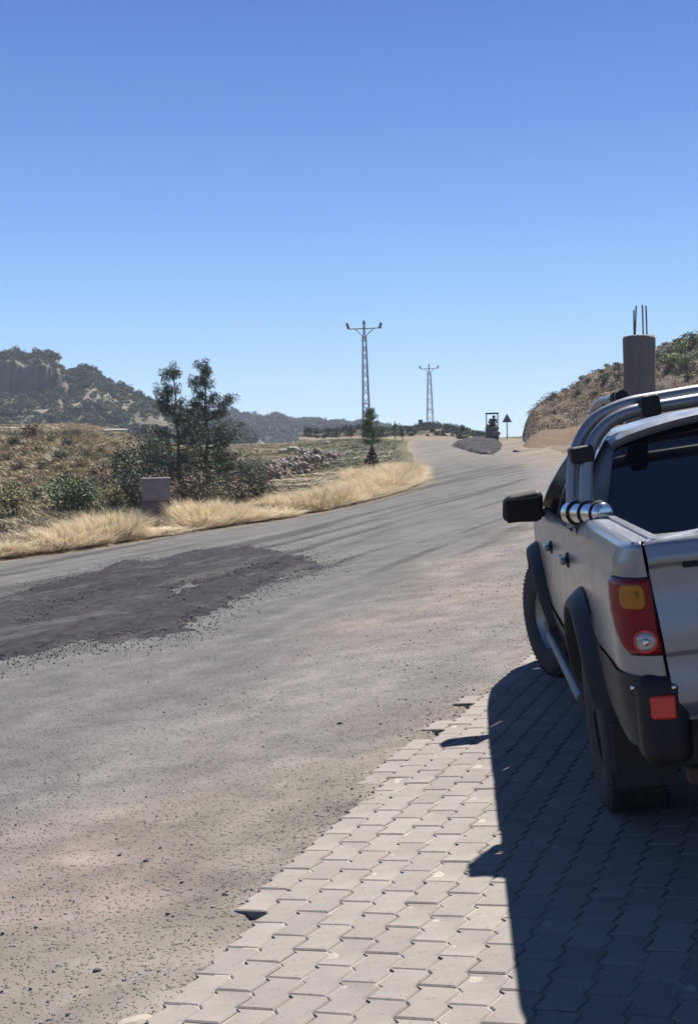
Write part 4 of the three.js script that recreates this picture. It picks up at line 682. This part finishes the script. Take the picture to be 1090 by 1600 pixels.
// ------------------------------------------------------------------ pylons
const rod = (a, b, r) => { const g = new THREE.CylinderGeometry(r, r, a.distanceTo(b), 6); g.applyQuaternion(new THREE.Quaternion().setFromUnitVectors(V(0, 1, 0), b.clone().sub(a).normalize())); g.translate((a.x + b.x) / 2, (a.y + b.y) / 2, (a.z + b.z) / 2); return g; };
{
  const steel = std({ c: [.20, .215, .24], metalness: .3, roughness: .6 }), ins = std({ c: [.045, .04, .045], roughness: .4 });
  const pylon = (px, top, foot, Z, wide, label, fat = 1) => {
    const b = at(px, foot, Z), H = at(px, top, Z).y - b.y, t = thing('lattice_pylon', label, 'pylon'); t.position.set(b.x, b.y - .8, b.z); const h = H + .8; t.rotation.y = .12;
    const w = (k) => fat * mix(.42, .14, Math.pow(k, .8)), corner = (i, k) => V((i & 1 ? 1 : -1) * w(k), k * h, (i & 2 ? 1 : -1) * w(k)), K = .90;
    for (let i = 0; i < 4; i++) mesh('leg', rod(corner(i, 0), corner(i, K), .062), steel, t);
    const br = []; const n = 13; for (let k = 0; k < n; k++) { const a = k / n * K, c = (k + 1) / n * K; for (const [i, j] of [[0, 1], [1, 3], [3, 2], [2, 0]]) { br.push(rod(corner(k & 1 ? j : i, a), corner(k & 1 ? i : j, c), .036)); } }
    mesh('bracing', mergeGeometries(br), steel, t);
    const pl = []; for (const [i, j] of [[0, 1], [1, 3], [3, 2], [2, 0]]) pl.push(rod(corner(i, .36).multiplyScalar(1.0), corner(j, .36), .05)); mesh('collar', mergeGeometries(pl), steel, t);
    mesh('mast_top', rod(V(0, K * h, 0), V(0, h * .995, 0), .12), steel, t);
    const arm = wide / 2, y = h * .955; mesh('crossarm', rod(V(-arm, y - .05, 0), V(arm, y + .05, 0), .075), steel, t);
    for (const s of [-1, 1]) { mesh('arm_brace', rod(V(s * arm * .62, y, 0), V(0, h * .885, 0), .05), steel, t); mesh('insulator', new THREE.LatheGeometry([[0, 0], [.10, 0], [.13, .12], [.07, .16], [.15, .24], [.07, .28], [.15, .36], [.07, .40], [.1, .48], [0, .52]].map(([a, c]) => new THREE.Vector2(a * 1.3, c * 1.3)), 10).rotateZ(s * -.25).translate(s * arm, y - .02, 0), ins, t); }
    mesh('insulator', new THREE.LatheGeometry([[0, 0], [.1, 0], [.13, .12], [.07, .16], [.15, .24], [.07, .28], [.1, .42], [0, .46]].map(([a, c]) => new THREE.Vector2(a * 1.2, c)), 10).translate(0, h * .985, 0), ins, t);
  };
  pylon(573, 504, 690, 128, 3.3, 'nearer and taller lattice pylon rising behind the young pine');
  pylon(672, 571, 672, 236, 3.3, 'farther and smaller lattice pylon standing on the knoll', 1.6);
}
// ------------------------------------------------------------------ signs, cabinet, column
{
  const post = std({ c: [.18, .19, .21], metalness: .5, roughness: .5 }), back = std({ c: [.085, .09, .12], metalness: .2, roughness: .55 });
  const sign = (px, y0, y1, foot, Z, label, tri) => {
    const b = at(px, foot, Z), t = thing('road_sign', label, 'road sign'); t.position.set(b.x, b.y - .4, b.z);
    const top = at(px, y0, Z).y - b.y + .4, bot = at(px, y1, Z).y - b.y + .4;
    mesh('post', new THREE.CylinderGeometry(.045, .045, top * .97, 10).translate(0, top * .485, -.05), post, t);
    const s = new THREE.Shape(), h = top - bot, w = h * (tri ? .60 : .42); if (tri) { s.moveTo(-w, 0); s.lineTo(w, 0); s.lineTo(.03, h); s.lineTo(-.03, h); } else { s.moveTo(-w, 0); s.lineTo(w, 0); s.lineTo(w, h); s.lineTo(-w, h); }
    mesh('sign_panel', new THREE.ExtrudeGeometry(s, { depth: .02, bevelEnabled: true, bevelSize: .03, bevelThickness: .008, bevelSegments: 2 }).translate(0, bot, 0), back, t);
  };
  sign(792, 648, 659.5, 682, 97, 'dark triangular road sign on a thin post right of the road roller', true);
  sign(657, 656, 663, 676, 150, 'tiny dark rectangular sign on a post left of the farther pylon', false);
  // a squat two tier cabinet in the verge
  const Z = 34, b = stand(245, Z), w = .79, yb = at(245, 812, Z).y, ym = at(245, 783, Z).y, yt = at(245, 748, Z).y;
  const cab = thing('roadside_cabinet', 'squat grey two tier roadside cabinet standing in the dry verge grass', 'cabinet'); cab.position.set(b.x, Math.min(b.y, yb) - .1, b.z); cab.rotation.y = .16;
  const o = cab.position.y, grey = std({ c: [.215, .195, .20], roughness: .8, map: dirtMap, bumpMap: dirtBump, bumpScale: .004 }), low = std({ c: [.16, .13, .13], roughness: .9, map: dirtMap, bumpMap: dirtBump, bumpScale: .01 });
  mesh('plinth', new RoundedBoxGeometry(w * .96, ym - o, .42, 3, .02).translate(-.01, (ym - o) / 2, 0), low, cab);
  mesh('upper_box', new RoundedBoxGeometry(w, yt - ym - .01, .46, 3, .02).translate(0, (yt + ym) / 2 - o + .012, 0), grey, cab);
  const door = mesh('door', new RoundedBoxGeometry(w * .84, (yt - ym) * .80, .02, 2, .008).translate(0, (yt + ym) / 2 - o + .01, .235), grey, cab);
  mesh('latch', new RoundedBoxGeometry(.03, .09, .03, 2, .008).translate(w * .34, (yt + ym) / 2 - o, .25), post, door);
  mesh('cap', new RoundedBoxGeometry(w * 1.05, .035, .50, 2, .012).translate(0, yt - o + .01, 0), grey, cab);
  const blotch = grainTexture(256, (i, j, s) => { const n = pfbm(i / s, j / s, 4, 6), st = pnoise(i / s * 24, j / s * 3, 24); return (.62 + .42 * n) * (.86 + .2 * st); });
  // unfinished concrete column behind the pickup
  const Zc = 17.6, cb = V((1002 - 545) / F * Zc, 0, -Zc); cb.y = base(cb.x, Zc) - .1;
  const col = thing('concrete_column', 'unfinished round concrete column with rebar showing above the pickup roof', 'column'); col.position.copy(cb);
  const H = at(1002, 525, Zc).y - cb.y, R = .232, conc = std({ c: [.175, .15, .14], roughness: .9, map: blotch, bumpMap: dirtBump, bumpScale: .008 });
  const prof = []; for (let k = 0; k <= 16; k++) { const t = k / 16; prof.push(new THREE.Vector2(R * mix(.82, 1, Math.pow(t, 1.0)), t * H * .985)); } for (const k of [4, 8, 12]) prof[k].x += .006; prof.push(new THREE.Vector2(R * .97, H), new THREE.Vector2(0, H + .005));
  mesh('shaft', new THREE.LatheGeometry(prof, 40), conc, col);
  const iron = std({ c: [.085, .058, .05], roughness: .7, metalness: .3 }), mm = 17.6 / F;
  for (const [x0, x1, y, zz] of [[-8, -5, 478, .05], [-7, -7, 484, -.02], [6, 5, 477, .03], [14, 13, 477, -.06]]) mesh('rebar', rod(V(x0 * mm, H - .1, zz), V(x1 * mm, at(1002, y, Zc).y - cb.y, zz), .011), iron, col);
}
// ------------------------------------------------------------------ the road roller at the crest, with its driver
{
  const Z = 98, px = 768.5, b = at(px, 690, Z); b.y = Math.max(b.y, base(b.x, Z) - .05);
  const t = thing('road_roller', 'small road roller with open frame canopy working on fresh asphalt at the crest', 'road roller'); t.position.copy(b); t.rotation.y = -.05;
  const yel = std({ c: [.13, .12, .085], roughness: .6 }), blk = std({ c: [.03, .03, .032], roughness: .7 }), st = std({ c: [.16, .16, .17], metalness: .6, roughness: .45 });
  for (const z of [.75, -.85]) mesh('drum', new THREE.CylinderGeometry(.40, .40, .96, 32).rotateZ(Math.PI / 2).translate(0, .40, z), st, t);
  mesh('drum_frame', mergeGeometries([new RoundedBoxGeometry(.07, .22, 1.1, 2, .02).translate(.53, .46, .75), new RoundedBoxGeometry(.07, .22, 1.1, 2, .02).translate(-.53, .46, .75), new RoundedBoxGeometry(1.1, .2, .10, 2, .02).translate(0, .50, 1.28)]), yel, t);
  mesh('body', new RoundedBoxGeometry(1.0, .46, 1.7, 4, .08).translate(0, .84, .05), yel, t);
  mesh('engine_hood', new RoundedBoxGeometry(.86, .30, .9, 4, .10).translate(0, 1.12, -.55), yel, t);
  mesh('seat', mergeGeometries([new RoundedBoxGeometry(.5, .12, .46, 3, .04).translate(0, 1.10, .35), new RoundedBoxGeometry(.44, .30, .10, 3, .04).translate(0, 1.28, .60)]), blk, t);
  const top = at(px, 645, Z).y - b.y;
  for (const [x, z] of [[-.45, .62], [.45, .62], [-.45, .1], [.45, .1]]) mesh('canopy_post', rod(V(x, .9, z), V(x, top - .04, z), .028), blk, t);
  mesh('canopy', new RoundedBoxGeometry(1.02, .12, .8, 3, .03).translate(0, top - .06, .36), blk, t);
  mesh('steering_wheel', new THREE.TorusGeometry(.17, .018, 8, 24).rotateX(1.1).translate(0, 1.28, -.05), blk, t);
  // driver: one continuous body seated and leaning to the right
  const j = { hip: [0, 1.33, .40], chest: [.06, 1.66, .34], neck: [.11, 1.84, .32], head: [.14, 1.97, .30], sl: [-.14, 1.77, .34], sr: [.29, 1.76, .33], el: [-.26, 1.55, .18], er: [.36, 1.53, .14], hl: [-.13, 1.45, -.06], hr: [.14, 1.44, -.07], kl: [-.16, 1.32, -.06], kr: [.16, 1.32, -.06], fl: [-.17, .96, -.12], fr: [.17, .96, -.12], pl: [-.1, 1.32, .36], pr: [.1, 1.32, .36] };
  const bones = [['hip', 'chest', .15, .17], ['chest', 'neck', .15, .06], ['neck', 'head', .06, .10], ['head', 'head', .11, .11], ['chest', 'sl', .12, .085], ['chest', 'sr', .12, .085], ['sl', 'el', .07, .052], ['sr', 'er', .07, .052], ['el', 'hl', .05, .036], ['er', 'hr', .05, .036], ['pl', 'kl', .10, .07], ['pr', 'kr', .10, .07], ['kl', 'fl', .07, .048], ['kr', 'fr', .07, .048]];
  const S = 1.3, O = V(0, 1.5, .15), N = 64, mc = new MarchingCubes(N, blk, false, false, 60000); mc.isolation = 0;
  const p = V(0, 0, 0), A = V(0, 0, 0), B = V(0, 0, 0);
  for (let k = 0; k < N; k++) for (let jj = 0; jj < N; jj++) for (let i = 0; i < N; i++) {
    p.set((i / N * 2 - 1) * S / 2, (jj / N * 2 - 1) * S / 2, (k / N * 2 - 1) * S / 2).add(O); let d = 9;
    for (const [a, c, ra, rc] of bones) { A.set(...j[a]); B.set(...j[c]).sub(A); const q = clamp(p.clone().sub(A).dot(B) / Math.max(B.lengthSq(), 1e-6), 0, 1), e = p.distanceTo(B.multiplyScalar(q).add(A)) - mix(ra, rc, q), h = clamp(.5 + .5 * (d - e) / .04, 0, 1); d = mix(d, e, h) - .04 * h * (1 - h); }
    mc.field[i + jj * N + k * N * N] = -d;
  }
  mc.update();
  const g = new THREE.BufferGeometry(), cnt = mc.count; g.setAttribute('position', new THREE.BufferAttribute(mc.positionArray.slice(0, cnt * 3), 3)); g.setAttribute('normal', new THREE.BufferAttribute(mc.normalArray.slice(0, cnt * 3), 3)); g.scale(S / 2, S / 2, S / 2); g.translate(O.x, O.y, O.z);
  const man = thing('person', 'person in dark clothes seated on the road roller, leaning to the right', 'person'); man.position.copy(t.position); man.position.y -= .16; man.rotation.y = t.rotation.y;
  mesh('body', g, std({ c: [.03, .032, .04], roughness: .9 }), man);
  mesh('hat', new THREE.SphereGeometry(.125, 16, 10, 0, 6.29, 0, 1.7).scale(1, .8, 1.1).translate(.14, 2.0, .30), blk, man);
}
renderer.render(scene, camera);
